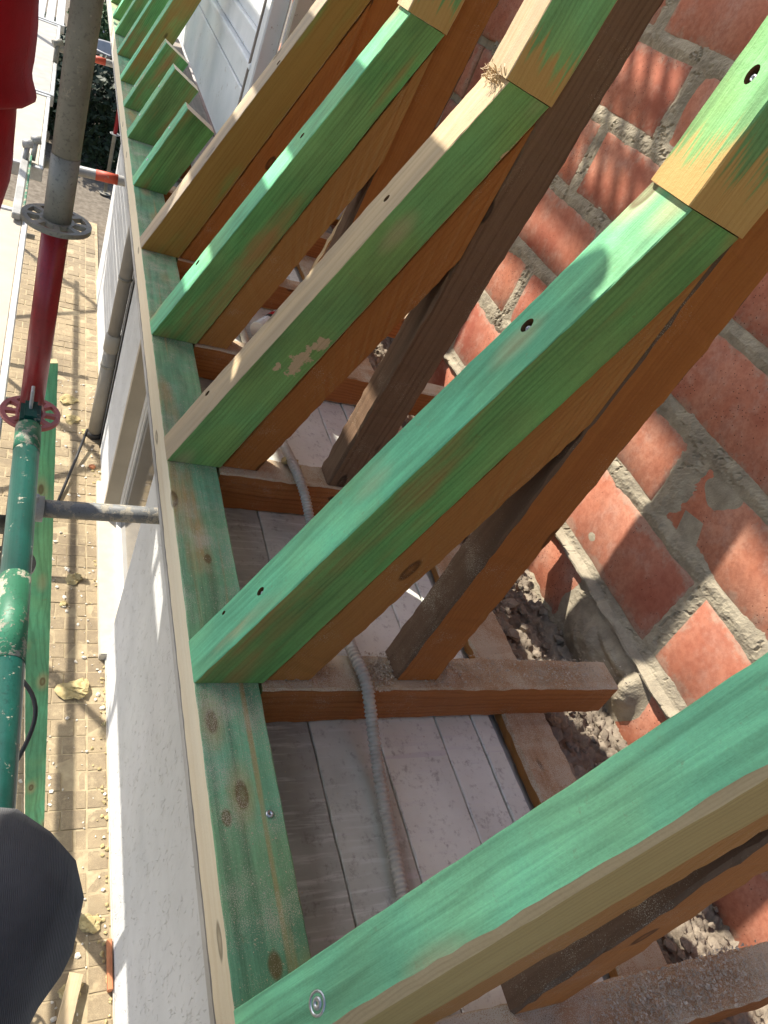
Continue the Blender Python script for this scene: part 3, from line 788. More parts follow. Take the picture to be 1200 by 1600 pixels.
specs = [
    # y_near, y_far, top shift, lower outer mat, side mat, upper outer, upper side, label
    dict(y=.178, y2=.258, sh=.002, o='green_skylit', s='tan', wane=.011, uo='green', us='tan', lab='nearest green rafter, its near side bare tan wood, in the photo foreground'),
    dict(y=.725, y2=.812, sh=0, o='green', s='green_side', uo='green_end', us='green_end', lab='big all green rafter with screw holes, second from the camera'),
    dict(y=1.303, y2=1.387, sh=-.04, o='bare', s='green_patch', uo='bare', us='green_end', lab='green rafter with bare outer face and scraped paint patch, third from the camera'),
    dict(y=1.836, y2=1.920, sh=-.035, o='green', s='green_side', uo='bare', us='green_end', lab='all green rafter fourth from the camera, bare extension on top'),
    dict(y=2.370, y2=2.452, sh=-.035, o='bare_grey', s='olive', uo='green', us='green_side', lab='rafter with bare edge and brown green side next to the white dormer'),
    dict(y=4.306, y2=4.388, sh=0, o='green', s='olive', uo='green', us='green_side', lab='full length rafter with olive brown side just past the three stubs'),
    dict(y=4.825, y2=4.907, sh=0, o='green', s='green_side', uo='green', us='green_side', lab='second full length green rafter past the three stubs'),
    dict(y=5.32, y2=5.40, sh=0, o='green', s='green_side', uo='green', us='green_side', lab='third full length green rafter past the three stubs'),
    dict(y=5.75, y2=5.83, sh=0, o='green', s='green_side', uo='green', us='green_side', lab='fourth full length green rafter past the three stubs'),
    dict(y=6.24, y2=6.32, sh=0, o='green', s='green_side', uo='green', us='green_side', lab='farthest full length green rafter at the top of the photo'),
]
LO, LI = (.308, .0015), (.427, .0015)
KO, KI = (.6695, .908), (.762, .898)
UO, UI = (.662, .9098), (.766, .8992)
TO, TI = (.835, 2.25), (.940, 2.25)
rafters = []; lows = []; ups = []
for i, sp in enumerate(specs):
    y0, y1, sh = sp['y'], sp['y2'], sp['sh']
    r = empty('green_rafter', (.36, (y0 + y1) / 2, 0)); tag(r, sp['lab'], 'rafter', 'green rafters along the eaves')
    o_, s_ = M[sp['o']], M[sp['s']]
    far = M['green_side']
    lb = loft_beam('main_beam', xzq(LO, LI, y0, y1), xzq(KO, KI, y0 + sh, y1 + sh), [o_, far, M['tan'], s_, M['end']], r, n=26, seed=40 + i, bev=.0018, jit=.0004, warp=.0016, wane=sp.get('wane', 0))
    ups.append(loft_beam('extension_beam', xzq(UO, UI, y0 + sh - .002, y1 + sh - .004), xzq(TO, TI, y0 + sh, y1 + sh), [M[sp['uo']], far, M['tan'], M[sp['us']], M['end']], r, n=26, seed=60 + i, bev=.0018, jit=.0004, warp=.0016))
    rafters.append(r); lows.append(lb)
add_screw_hole(rafters[0], .214, .131, 'washer')
for ri, y_, z_, r_ in ((1, .783, .701, .0075), (1, .774, .174, .006), (1, .800, .090, .0032), (2, 1.322, .655, .0055), (2, 1.36, .15, .005), (3, 1.861, .588, .0055), (3, 1.895, .203, .006), (4, 2.359, .637, .0055)):
    add_screw_hole(rafters[ri], y_, z_, r=r_, beam=lows[ri])
n_ = Vector((-.9917, 0, .1287)); al = Vector((.1287, 0, .9917)); c = Vector((.6783, .770, 1.046))
bore(ups[1], c, n_, .0075, along=al)
screw_head('screw', c - n_ * .006 - al * .002, n_, rafters[1], .0046)
# frayed splinters where the third rafter was trimmed
spl = []
V = []; F = []
rnd = random.Random(9)
for k in range(46):
    t = rnd.random()
    b = Vector((on_outer(.902) - .002, 1.263 + .004 + t * .07, .902 + rnd.uniform(-.012, .006)))
    d = Vector((rnd.uniform(-.03, .01), rnd.uniform(-.02, .015), rnd.uniform(.0, .02)))
    s_ = rnd.uniform(.0006, .0012); i0 = len(V); mid_ = b + d * .5 + Vector((-.006, 0, .006))
    for p in (b, mid_, b + d):
        V += [p + Vector((0, s_, 0)), p - Vector((0, s_, 0)), p + Vector((s_, 0, s_))]
    for a in (0, 3):
        for e in range(3): F.append((i0 + a + e, i0 + a + (e + 1) % 3, i0 + a + 3 + (e + 1) % 3, i0 + a + 3 + e))
o = link('splinters', pyd(V, F), M['bare'], rafters[2]); o['kind'] = 'stuff'

# cut stubs below the dormer
for i, (y0, lab) in enumerate(((2.907, 'short cut green rafter stub nearest the camera below the white dormer'),
                               (3.44, 'short cut green rafter stub in the middle of the three'),
                               (3.87, 'short cut green rafter stub farthest of the three'))):
    r = empty('rafter_stub', (.36, y0 + .04, 0)); tag(r, lab, 'rafter stub', 'cut rafter stubs below the dormer')
    loft_beam('stub_beam', xzq(LO, LI, y0, y0 + .08), xzq((.434, .313), (.542, .262), y0, y0 + .08), [M['green'], M['green_side'], M['tan'], M['green_side'], M['pale']], r, n=8, seed=80 + i)
    n_ = Vector((-.9289, 0, .3703))
    for zz in (.22, .09): screw_head('screw', Vector((on_outer(zz), y0 + .045, zz)) + n_ * .001, n_, r, .005)

# old sprockets, old main rafters, joists
bays = [(.178, -.055, 'under the nearest green rafter'), (.725, -.013, 'under the second green rafter'), (1.303, -.018, 'under the rafter with the scraped patch'),
        (1.836, -.005, 'under the fourth green rafter'), (2.37, -.005, 'under the rafter beside the dormer')]
for i, (y, dj_, where) in enumerate(bays):
    sh = specs[i]['sh']
    mt = [M['old2'], M['old2'], M['old'], M['old2'], M['old']][i]
    o = loft_beam('old_sprocket', xzq((.4315, .0015), (.514, .0015), y + .006, y + .082), xzq((.7565, .868), (.735, .600), y + .008 + sh, y + .08 + sh),
                  [mt, mt, mt, mt, mt], None, n=18, seed=100 + i, bev=.004, jit=.0012)
    tag(o, 'old brown sprocket timber ' + where, 'timber', 'old brown timbers under the green rafters')
    a, b = (M['olddark'], M['old']) if i != 2 else (M['oldgrey'], M['oldgrey'])
    yy = y + (.006 if i != 2 else -.012)
    o = loft_beam('old_rafter', xzq((.682, .0015), (.776, .0015), yy, yy + .070), xzq((.882, 2.3), (.975, 2.3), yy + sh * 1.5, yy + .07 + sh * 1.5),
                  [a, b, b, b, M['end']], None, n=34, seed=120 + i, bev=.005, jit=.0014)
    tag(o, ('dark grey grained old steep rafter ' if i == 2 else 'brown old steep rafter ') + where, 'rafter', 'old steep rafters behind the green ones')
    yj = y + dj_
    x1 = 1.236 if i < 2 else 1.40
    o = loft_beam('ceiling_joist', [(.424, yj, 0), (.424, yj + .078, 0), (.424, yj + .078, -.1), (.424, yj, -.1)],
                  [(x1, yj, -.002), (x1, yj + .074, -.002), (x1, yj + .074, -.09), (x1, yj, -.09)],
                  [M['joist_top'], M['joist'], M['joist'], M['joist'], M['end']], None, n=18, seed=140 + i, bev=.004, jit=.0013, zhint=(0, 0, 1))
    tag(o, 'dusty brown ceiling joist ' + where, 'joist', 'old ceiling joists')
# more joists hidden mostly behind
for i, y in enumerate((2.95, 3.45)):
    o = loft_beam('ceiling_joist', [(.424, y, 0), (.424, y + .078, 0), (.424, y + .078, -.1), (.424, y, -.1)], [(1.4, y, 0), (1.4, y + .078, 0), (1.4, y + .078, -.1), (1.4, y, -.1)],
                  [M['joist_top'], M['joist'], M['joist'], M['joist'], M['end']], None, n=10, seed=160 + i, zhint=(0, 0, 1))
    tag(o, 'dusty brown ceiling joist behind the %s rafter stub' % ('nearest', 'middle')[i], 'joist', 'old ceiling joists')
# broken splintered battens between the third and fourth rafter
for i, (a, b) in enumerate((((.735, 2.02, .20), (.80, 1.99, .62)), ((.752, 2.05, .18), (.83, 2.03, .60)))):
    q0 = [(a[0], a[1], a[2]), (a[0], a[1] + .02, a[2]), (a[0] + .012, a[1] + .02, a[2]), (a[0] + .012, a[1], a[2])]
    q1 = [(b[0], b[1], b[2]), (b[0], b[1] + .016, b[2]), (b[0] + .010, b[1] + .016, b[2]), (b[0] + .010, b[1], b[2])]
    o = loft_beam('broken_batten', q0, q1, [M['bare']] * 5, None, n=12, seed=170 + i, bev=.001, jit=.002)
    tag(o, ('left' if i == 0 else 'right') + ' of two splintered thin battens between the third and fourth rafters', 'batten', 'splintered battens')

# ------------------------------------------------------------------ conduit
path = [(.600, -.6, -.0865), (.606, .05, -.0865), (.615, .25, -.0865), (.622, .38, -.0855), (.634, .54, -.080), (.632, .63, -.052), (.622, .685, -.012), (.614, .725, .0125), (.606, .785, .013),
        (.612, .83, .000), (.630, .92, -.045), (.644, 1.05, -.072), (.640, 1.16, -.060), (.622, 1.245, -.012), (.606, 1.30, .0125), (.598, 1.365, .013), (.604, 1.43, -.006), (.626, 1.52, -.055), (.635, 1.62, -.0865), (.63, 2.0, -.0865), (.62, 3.0, -.0865)]
def catmull(P, step):
    P = [Vector(p) for p in P]; out = []
    for i in range(len(P) - 1):
        p0, p1, p2, p3 = P[max(i - 1, 0)], P[i], P[i + 1], P[min(i + 2, len(P) - 1)]
        n_ = max(2, int((p2 - p1).length / step))
        for k in range(n_):
            t = k / n_
            out.append(.5 * ((2 * p1) + (-p0 + p2) * t + (2 * p0 - 5 * p1 + 4 * p2 - p3) * t * t + (-p0 + 3 * p1 - 3 * p2 + p3) * t ** 3))
    out.append(P[-1]); return out
pts = catmull(path, .00135)
pts = [p for p in pts if -.55 < p.y < 2.4]
rad = [.0122 - .0026 * (0.5 + 0.5 * math.cos(k / 6 * 2 * math.pi)) for k in range(len(pts))]
o = tube('corrugated_conduit', pts, .0125, M['conduit'], None, 14, True, rad)
tag(o, 'grey corrugated cable conduit lying over the joists and floor boards', 'conduit')

# ------------------------------------------------------------------ dormer
dm = empty('dormer_window', (.72, 4.4, .05)); tag(dm, 'old white painted dormer front with flaking paint behind the rafter stubs', 'dormer')
DX = .70
box('apron_panel', (DX, 3.37, .055), (DX + .03, 5.50, .33), M['oldwhite'], dm, .004, grain='y')
box('apron_panel', (DX + .006, 3.37, .333), (DX + .034, 5.50, .415), M['oldwhite'], dm, .003, grain='y')
box('window_sill', (DX - .012, 3.33, .42), (DX + .09, 5.52, .445), M['oldwhite'], dm, .005, grain='y')
fr = box('window_frame', (DX + .015, 3.40, .447), (DX + .07, 3.50, 1.5), M['oldwhite'], dm, .004, grain='z')
box('window_frame', (DX + .015, 5.38, .447), (DX + .07, 5.48, 1.5), M['oldwhite'], dm, .004, grain='z')
box('window_frame', (DX + .015, 3.502, .447), (DX + .07, 5.378, .535), M['oldwhite'], dm, .004, grain='y')
box('window_frame', (DX + .015, 4.39, .537), (DX + .07, 4.48, 1.5), M['oldwhite'], dm, .004, grain='z')
box('window_pane', (DX + .04, 3.503, .537), (DX + .046, 4.388, 1.5), M['oldwhite'], dm, 0)
box('window_pane', (DX + .04, 4.482, .537), (DX + .046, 5.377, 1.5), M['oldwhite'], dm, 0)
box('corner_post', (DX - .006, 3.262, .16), (DX + .062, 3.352, 1.5), M['oldwhite'], dm, .006, grain='z')
box('post_batten', (DX - .012, 3.353, .25), (DX + .02, 3.369, 1.5), M['weather'], dm, .002, grain='z')
box('cheek_panel', (DX + .064, 3.20, .50), (DX + .9, 3.23, 1.6), M['cream'], dm, .006)
box('cheek_panel', (DX + .066, 3.235, .0), (DX + .9, 3.26, 1.6), M['frame'], dm, .004)
sb = loft_beam('sill_board', [(.56, 2.75, .035), (.695, 2.75, .05), (.695, 2.75, .015), (.56, 2.75, .0)], [(.56, 5.6, .035), (.695, 5.6, .05), (.695, 5.6, .015), (.56, 5.6, .0)],
               [M['weather']] * 5, None, n=40, seed=190, bev=.003, jit=.0012, zhint=(0, 0, 1))
tag(sb, 'grey weathered board lying between the rafter stubs and the white dormer', 'board')

# ------------------------------------------------------------------ scaffold
def rosette(name, x, y, z, mat, parent):
    V = []; F = []; seg = 48; zt, zb = .0045, -.0045
    ro, ri = .0615, .0243
    o_ = []
    bm = bmesh.new()
    def ringv(r_, z_): return [bm.verts.new((r_ * math.cos(2 * math.pi * k / seg), r_ * math.sin(2 * math.pi * k / seg), z_)) for k in range(seg)]
    rads = [ri, .031, .052, ro]
    top = [ringv(q_, zt) for q_ in rads]; bot = [ringv(q_, zb) for q_ in rads]
    hole = lambda k: (k % 6) in (1, 2, 3, 4)
    for a in range(3):
        for k in range(seg):
            k2 = (k + 1) % seg
            if a == 1 and hole(k):
                if not hole(k - 1): bm.faces.new((top[1][k], top[2][k], bot[2][k], bot[1][k]))
                if not hole(k + 1): bm.faces.new((top[2][k2], top[1][k2], bot[1][k2], bot[2][k2]))
                bm.faces.new((top[1][k2], top[1][k], bot[1][k], bot[1][k2])); bm.faces.new((top[2][k], top[2][k2], bot[2][k2], bot[2][k]))
                continue
            bm.faces.new((top[a][k], top[a + 1][k], top[a + 1][k2], top[a][k2])); bm.faces.new((bot[a][k2], bot[a + 1][k2], bot[a + 1][k], bot[a][k]))
    for k in range(seg): bm.faces.new((top[3][k], bot[3][k], bot[3][(k + 1) % seg], top[3][(k + 1) % seg]))
    bmesh.ops.recalc_face_normals(bm, faces=bm.faces)
    me = bpy.data.meshes.new('mesh'); bm.to_mesh(me); bm.free()
    return link(name, me, mat, parent, Matrix.Translation((x, y, z)))
SX, SY, SR = .040, 1.50, .0242
sc = empty('scaffold_standard', (SX, SY, GZ)); tag(sc, 'grey and red painted scaffold upright tube beside the eaves with ring discs', 'scaffold tube')
tube('grey_tube', [(SX, SY, .50), (SX, SY, 1.74)], SR, M['galv'], sc, 28)
tube('sleeve_tube', [(SX, SY, .372), (SX, SY, .502)], SR + .0006, M['galv'], sc, 28)
tube('red_tube', [(SX, SY, -.075), (SX, SY, .372)], SR, M['redtube'], sc, 28)
tube('grey_tube', [(SX, SY, GZ + .03), (SX, SY, -.075)], SR, M['galv'], sc, 28)
tube('base_plate', [(SX, SY, GZ), (SX, SY, GZ + .012)], .075, M['galv'], sc, 24)
rosette('ring_disc', SX, SY, .378, M['galv'], sc)
rosette('ring_disc', SX, SY, -.070, M['pinkros'], sc)
for zz in (-.55, -1.03, -1.5, -2.0, -2.5): rosette('ring_disc', SX, SY, zz, M['galv'], sc)
def upright(x, y, lab, z1=4.3, mat='galv', rings=True):
    e = empty('scaffold_standard', (x, y, GZ)); tag(e, lab, 'scaffold tube', 'scaffold uprights')
    tube('tube', [(x, y, GZ + .03), (x, y, z1)], SR, M[mat], e)
    tube('base_plate', [(x, y, GZ), (x, y, GZ + .012)], .075, M['galv'], e, 16)
    if rings:
        for k in range(7): rosette('ring_disc', x, y, -2.5 + .48 * k, M['galv'], e)
    return e
upright(-.80, 1.50, 'scaffold upright on the outer side of the near deck')
upright(-.80, 4.45, 'scaffold upright on the outer side at the deck gap')
upright(-.80, -1.07, 'scaffold upright on the outer side behind the photographer')
upright(-.80, 7.00, 'scaffold upright on the outer side of the far deck')
upright(-.80, 9.60, 'scaffold upright on the outer side beyond the slatted deck')
fu = upright(.83, 11.0, 'red and grey scaffold upright standing by the dark hedge', 1.0, 'galv', False)
tube('red_tube', [(.83, 11.0, -2.2), (.83, 11.0, -.9)], SR + .0008, M['redtube'], fu)
rosette('ring_disc', .83, 11.0, -2.2, M['galv_clean'], fu)

# green ledger clipped to the standard
lg = empty('scaffold_ledger', (.036, .3, -.03)); tag(lg, 'dark green horizontal scaffold rail with splashed paint beside the eaves', 'scaffold rail')
lz = -.028
tube('rail_tube', [(.037, -1.02, lz), (.037, 1.305, lz)], SR, M['greentube'], lg, 28)
tube('rail_end', [(.037, 1.305, lz), (.037, 1.385, lz)], SR + .0007, M['green_light'], lg, 28)
tube('rail_band', [(.037, .78, lz), (.037, .96, lz)], SR + .0007, M['green_light'], lg, 28)
wh = box('wedge_head', (.018, 1.385, lz - .045), (.058, 1.455, lz + .028), M['greentube'], lg, .008, 2)
box('wedge', (.0335, 1.418, lz - .10), (.0405, 1.442, lz + .072), M['galv_clean'], wh, .002)
# wall ties
def tie(y, z, x0, x1, lab, mat, mark=None, dz=.05):
    e = empty('wall_tie_tube', (x0, y, z)); tag(e, lab, 'scaffold tube', 'wall ties of the scaffold')
    tube('tube', [(x0, y, z), (x1, y - .02, z + dz)], SR, M[mat], e)
    if mark:
        t0 = (mark - x0) / (x1 - x0); f_ = lambda t: (x0 + (x1 - x0) * t, y - .02 * t, z + dz * t)
        tube('red_band', [f_(t0 - .07), f_(t0 + .07)], SR + .0008, M['redmark'], e)
    c = tube('coupler', [(x0 + .01, y, z), (x0 + .05, y, z)], SR + .011, M['galv_clean'], e, 16)
    tube('coupler_bolt', [(x0 + .03, y, z - .02), (x0 + .03, y - .01, z + .055)], .006, M['galv_clean'], c, 8)
tie(1.615, -.455, .055, FX + .01, 'mortar splashed tube tying the scaffold to the wall below the near rafters', 'galv_dirty', None)
tie(4.02, -.40, -.03, FX + .01, 'grey tube with a red band nearest the downpipe', 'galv_clean', .30)
tie(6.74, -.50, -.03, FX + .01, 'farther grey tube with a red band above the dark hedge', 'galv_clean', .31)

# decks
def deck(y0, y1, x0, x1, z, mat, lab, slots=False, rot=0.0):
    e = empty('scaffold_deck', ((x0 + x1) / 2, (y0 + y1) / 2, z)); tag(e, lab, 'scaffold deck', 'scaffold decks')
    n_ = 2; wd = (x1 - x0) / n_
    for k in range(n_):
        a = x0 + k * wd + .004; b = x0 + (k + 1) * wd - .004
        if slots:
            m_ = 6; pw = (b - a) / m_
            for s_ in range(m_):
                box('deck_slat', (a + s_ * pw + .006, y0 + .05, z - .012), (a + (s_ + 1) * pw - .006, y1 - .05, z), M[mat], e, .002)
            box('deck_frame', (a, y0, z - .05), (b, y0 + .045, z + .004), M['alu'], e, .003)
            box('deck_frame', (a, y1 - .045, z - .05), (b, y1, z + .004), M['alu'], e, .003)
        else:
            box('deck_board', (a + .022, y0 + .03, z - .012), (b - .022, y1 - .03, z), M[mat], e, .001)
            box('deck_frame', (a, y0 + .032, z - .055), (a + .020, y1 - .032, z + .005), M['alu'], e, .003)
            box('deck_frame', (b - .020, y0 + .032, z - .055), (b, y1 - .032, z + .005), M['alu'], e, .003)
            box('deck_frame', (a, y0, z - .055), (b, y0 + .030, z + .006), M['alu'], e, .003)
            box('deck_frame', (a, y1 - .030, z - .055), (b, y1, z + .006), M['alu'], e, .003)
    return e
DZ = -.33
deck(-.95, 1.66, -.75, -.012, DZ, 'deck', 'scaffold deck the photographer kneels on')
deck(1.68, 3.22, -.75, -.012, DZ, 'deck_sandy', 'sandy scaffold deck below the red jacket')
deck(3.24, 3.70, -.75, -.20, DZ, 'deck', 'short infill deck behind the open gap')
deck(3.72, 4.86, -.75, .020, DZ, 'deck_sandy', 'sandy scaffold deck just past the open gap')
deck(4.88, 6.62, -.75, .035, DZ, 'deck', 'clean grey scaffold deck past the sandy one')
deck(6.66, 9.2, -.75, .06, DZ, 'alu', 'slatted metal scaffold deck at the top left corner', True)
# upper lift above the camera
UZ = 1.67
deck(-1.0, 2.26, -.80, .062, UZ, 'deck', 'upper scaffold deck overhead')
e = empty('scaffold_deck', (-.35, 2.8, UZ)); tag(e, 'upper scaffold deck overhead made of spaced planks', 'scaffold deck', 'scaffold decks')
for (a, b) in ((-.80, -.585), (-.455, -.265), (-.155, .062)): box('deck_plank', (a, 2.28, UZ - .045), (b, 3.55, UZ), M['bare_grey'], e, .003, grain='y')
deck(3.57, 6.6, -.80, .062, UZ, 'deck', 'far upper scaffold deck overhead')
for y_ in (-1.07, 1.50, 4.45, 7.00):
    for z_ in (DZ - .085, UZ - .085, -2.1):
        x1_ = SX if y_ == 1.50 else .03
        o = tube('scaffold_transom', [(-.82, y_, z_), (x1_ if not (y_ == 1.50) else SX - .02, y_, z_)], SR, M['galv'])
        tag(o, 'grey scaffold cross tube under the %s deck %s' % ('upper' if z_ > 0 else 'lower' if z_ > -1 else 'lowest', {-1.07: 'behind the photographer', 1.50: 'at the red and grey upright', 4.45: 'past the open deck gap', 7.00: 'at the slatted deck'}[y_]), 'scaffold tube', 'scaffold cross tubes')
for z_, lab in ((.65, 'upper'), (.17, 'lower')):
    o = tube('guard_rail', [(-.80, -1.2, z_), (-.80, 9.2, z_)], SR, M['galv']); tag(o, lab + ' guard rail on the outer side of the scaffold', 'scaffold rail')
for z_, lab in ((-.93, 'ledger tube on the outer side below the scaffold decks'), (-1.30, 'lower ledger tube on the outer side below the scaffold decks')):
    o = tube('scaffold_ledger', [(-.80, -1.2, z_), (-.80, 9.8, z_)], SR, M['galv']); tag(o, lab, 'scaffold rail')
o = box('toe_board', (-.835, -1.2, -.99), (-.80, 4.2, -.90), M['bare_grey'], None, .003, grain='y'); tag(o, 'toe board on the outer ledger below the scaffold decks', 'board')
for i, (a_, b_) in enumerate((((-.83, 4.45, -2.7), (-.83, 7.0, -.5)), ((-.83, 7.0, -2.7), (-.83, 9.6, -.5)))):
    o = tube('scaffold_brace', [a_, b_], SR, M['galv']); tag(o, ('nearer' if i == 0 else 'farther') + ' diagonal scaffold brace on the outer side', 'scaffold tube')
# third lift high above: two boards with a gap, and an unseen grating added to dapple the wall
deck(-1.0, 3.88, -.585, .05, 3.67, 'deck', 'highest scaffold deck far overhead')
e = empty('scaffold_deck', (-.2, 4.6, 3.67)); tag(e, 'highest scaffold deck far overhead with a grating added for dappled light', 'scaffold deck', 'scaffold decks')
for (a, b) in ((-.585, -.528), (-.465, -.43), (-.105, .05)): box('deck_plank', (a, 3.90, 3.63), (b, 6.9, 3.67), M['bare_grey'], e, .003, grain='y')
box('deck_plank', (-.428, 4.75, 3.63), (-.107, 6.9, 3.67), M['bare_grey'], e, .003, grain='y')
for k in range(4): box('dapple_grating_bar', (-.42 + k * .09, 3.91, 3.64), (-.385 + k * .09, 4.73, 3.66), M['galv'], e, 0)
for k in range(9): box('dapple_grating_bar', (-.427, 3.92 + k * .09, 3.66), (-.108, 3.955 + k * .09, 3.672), M['galv'], e, 0)
# bits at the deck gap: pale frame bar with green edge and clamps
fb = empty('gap_frame_bar', (-.05, 3.5, DZ)); tag(fb, 'pale bar with green edge bridging the gap between scaffold decks', 'scaffold bar')
box('bar', (-.075, 3.10, DZ + .01), (-.043, 3.80, DZ + .035), M['galv_clean'], fb, .004)
box('green_edge', (-.041, 3.12, DZ + .012), (-.032, 3.78, DZ + .033), M['green_light'], fb, .002)
cl = empty('deck_clamp', (-.02, 3.75, DZ)); tag(cl, 'pair of small metal clamps at the deck corner', 'clamp')
for k in range(2):
    tube('clamp_arm', [(-.06 + .03 * k, 3.70 + .08 * k, DZ + .01), (-.055 + .03 * k, 3.72 + .08 * k, DZ + .09)], .012, M['galv_clean'], cl, 10)
    tube('clamp_knob', [(-.075 + .03 * k, 3.72 + .08 * k, DZ + .09), (-.035 + .03 * k, 3.72 + .08 * k, DZ + .10)], .018, M['galv_clean'], cl, 12)
cl2 = empty('deck_clamp', (.03, 5.6, DZ)); tag(cl2, 'small dark clamp standing on the far grey deck edge', 'clamp')
tube('clamp_arm', [(.02, 5.60, DZ), (.02, 5.60, DZ + .10)], .016, M['galv'], cl2, 10)
tube('clamp_knob', [(-.005, 5.60, DZ + .10), (.045, 5.62, DZ + .12)], .022, M['galv'], cl2, 10)

# leaning green board between scaffold and wall
a = Vector((.062, 1.965, -.22)); b = Vector((.335, 1.80, GZ + .003))
d = (b - a).normalized(); wdir = Vector((.97, .24, 0)); wdir = (wdir - d * wdir.dot(d)).normalized(); tdir = d.cross(wdir)
def quad(c): return [c - wdir * .041 + tdir * .011, c + wdir * .041 + tdir * .011, c + wdir * .041 - tdir * .011, c - wdir * .041 - tdir * .011]
o = loft_beam('leaning_board', quad(a), quad(b), [M['green'], M['pale'], M['green_side'], M['pale'], M['end']], None, n=30, seed=200, bev=.002, zhint=tuple(tdir))
tag(o, 'long green stained board standing upright between scaffold and pavement', 'board')
# black cable loop
pts = catmull([(.037, 1.10, -.054), (.018, 1.02, -.12), (.03, .93, -.205), (.062, .91, -.23), (.088, .885, -.25), (.098, .855, -.275), (.088, .825, -.32), (.062, .795, -.38), (.045, .80, -.385), (.03, .86, -.36), (.02, 1.0, -.33), (.0, 1.2, -.345)], .012)
o = tube('cable_loop', pts, .0042, M['cable'], None, 10); tag(o, 'black cable loop hanging beside the green scaffold rail', 'cable')

# ------------------------------------------------------------------ things on the ground
random.seed(21)
def lump(name, loc, r, mat, lab, cat, grp=None, n=3, flat=.5):
    bm = bmesh.new()
    for k in range(n): rock(bm, (loc[0] + random.uniform(-r, r) * .7, loc[1] + random.uniform(-r, r) * .7, loc[2] + r * .25), r * random.uniform(.5, 1), random.random() * 50, flat, 2)
    me = bpy.data.meshes.new('mesh'); bm.to_mesh(me); bm.free()
    return tag(link(name, me, mat), lab, cat, grp)
foams = [((.50, 3.76), .05, 'yellow insulation foam scrap near the stone step'), ((.51, 2.86), .085, 'largest yellow insulation foam scrap lying across the tube shadow'),
         ((.44, 3.53), .03, 'flat little foam scrap below the other one by the step'), ((.44, 5.89), .07, 'long foam scrap in front of the downpipe foot'),
         ((.48, 5.60), .06, 'foam scrap beside the round shadow near the downpipe'), ((.585, 5.45), .04, 'small foam lump just left of the downpipe foot'),
         ((.60, 1.52), .055, 'stringy foam scrap near the wall at the photo bottom'), ((.50, 1.22), .05, 'foam scrap partly behind the dark knee')]
for (p, r_, lab) in foams: lump('foam_scrap', (p[0], p[1], GZ), r_ * .72, M['foam'], lab, 'foam scrap', 'foam scraps on the paving', 9, .30)
o = box('wood_offcut', (.30, 4.40, GZ + .004), (.565, 4.49, GZ + .05), M['bare'], None, .003); tag(o, 'short bare wood offcut on the paving behind the scaffold tube', 'offcut')
o = box('terracotta_strip', (.665, 1.20, GZ + .003), (.688, 1.42, GZ + .04), M['terracotta'], None, .004, grain='y'); tag(o, 'orange terracotta strip lying against the foot of the wall', 'tile piece')
lump('brick_fragment', (.63, 5.0, GZ), .035, M['terracotta'], 'small orange brick fragment near the downpipe foot', 'brick piece', None, 2, .6)
o = tube('dark_rod', [(.578, 5.36, GZ + .10), (.50, 5.02, GZ + .05), (.36, 4.42, GZ + .012)], .011, M['cable'], None, 8); tag(o, 'thin dark rod leaning from the downpipe foot onto the paving', 'rod')
q0 = [(.40, .92, GZ + .05), (.47, .92, GZ + .05), (.47, .92, GZ + .03), (.40, .92, GZ + .03)]
o = loft_beam('plank_scrap', q0, [(.50, 1.30, GZ + .05), (.56, 1.28, GZ + .05), (.56, 1.28, GZ + .03), (.50, 1.30, GZ + .03)], [M['bare']] * 5, None, 6, seed=211, zhint=(0, 0, 1)); tag(o, 'pale broken plank on the paving below the dark knee', 'plank')
q0 = [(.41, 1.36, GZ + .03), (.50, 1.37, GZ + .035), (.50, 1.37, GZ + .012), (.41, 1.36, GZ + .010)]
o = loft_beam('plank_scrap', q0, [(.42, 1.47, GZ + .03), (.52, 1.46, GZ + .03), (.52, 1.46, GZ + .01), (.42, 1.47, GZ + .01)], [M['bare_grey']] * 5, None, 4, seed=212, zhint=(0, 0, 1)); tag(o, 'small pale wood scrap beside the dark knee', 'plank')
bm = bmesh.new(); random.seed(33)
for k in range(420):
    x = random.uniform(.1, .69); y = random.uniform(.7, 6.2)
    rock(bm, (x, y, GZ + .003), random.choice((.003, .004, .005, .006, .009, .013)), k, .7)
me = bpy.data.meshes.new('mesh'); bm.to_mesh(me); bm.free()
o = link('crumbs', me, M['crumb']); tag(o, 'white plaster and foam crumbs strewn over the paving', 'crumbs', kind='stuff')
bm = bmesh.new()
for k in range(160):
    y = random.uniform(.6, 5.0); rock(bm, (.69 - abs(random.gauss(0, .03)), y, GZ + .004), random.choice((.004, .006, .009, .012)), k, .7)
me = bpy.data.meshes.new('mesh'); bm.to_mesh(me); bm.free()
o = link('foam_crumbs', me, M['foam']); tag(o, 'yellow and brown crumbs gathered along the foot of the wall', 'crumbs', kind='stuff')

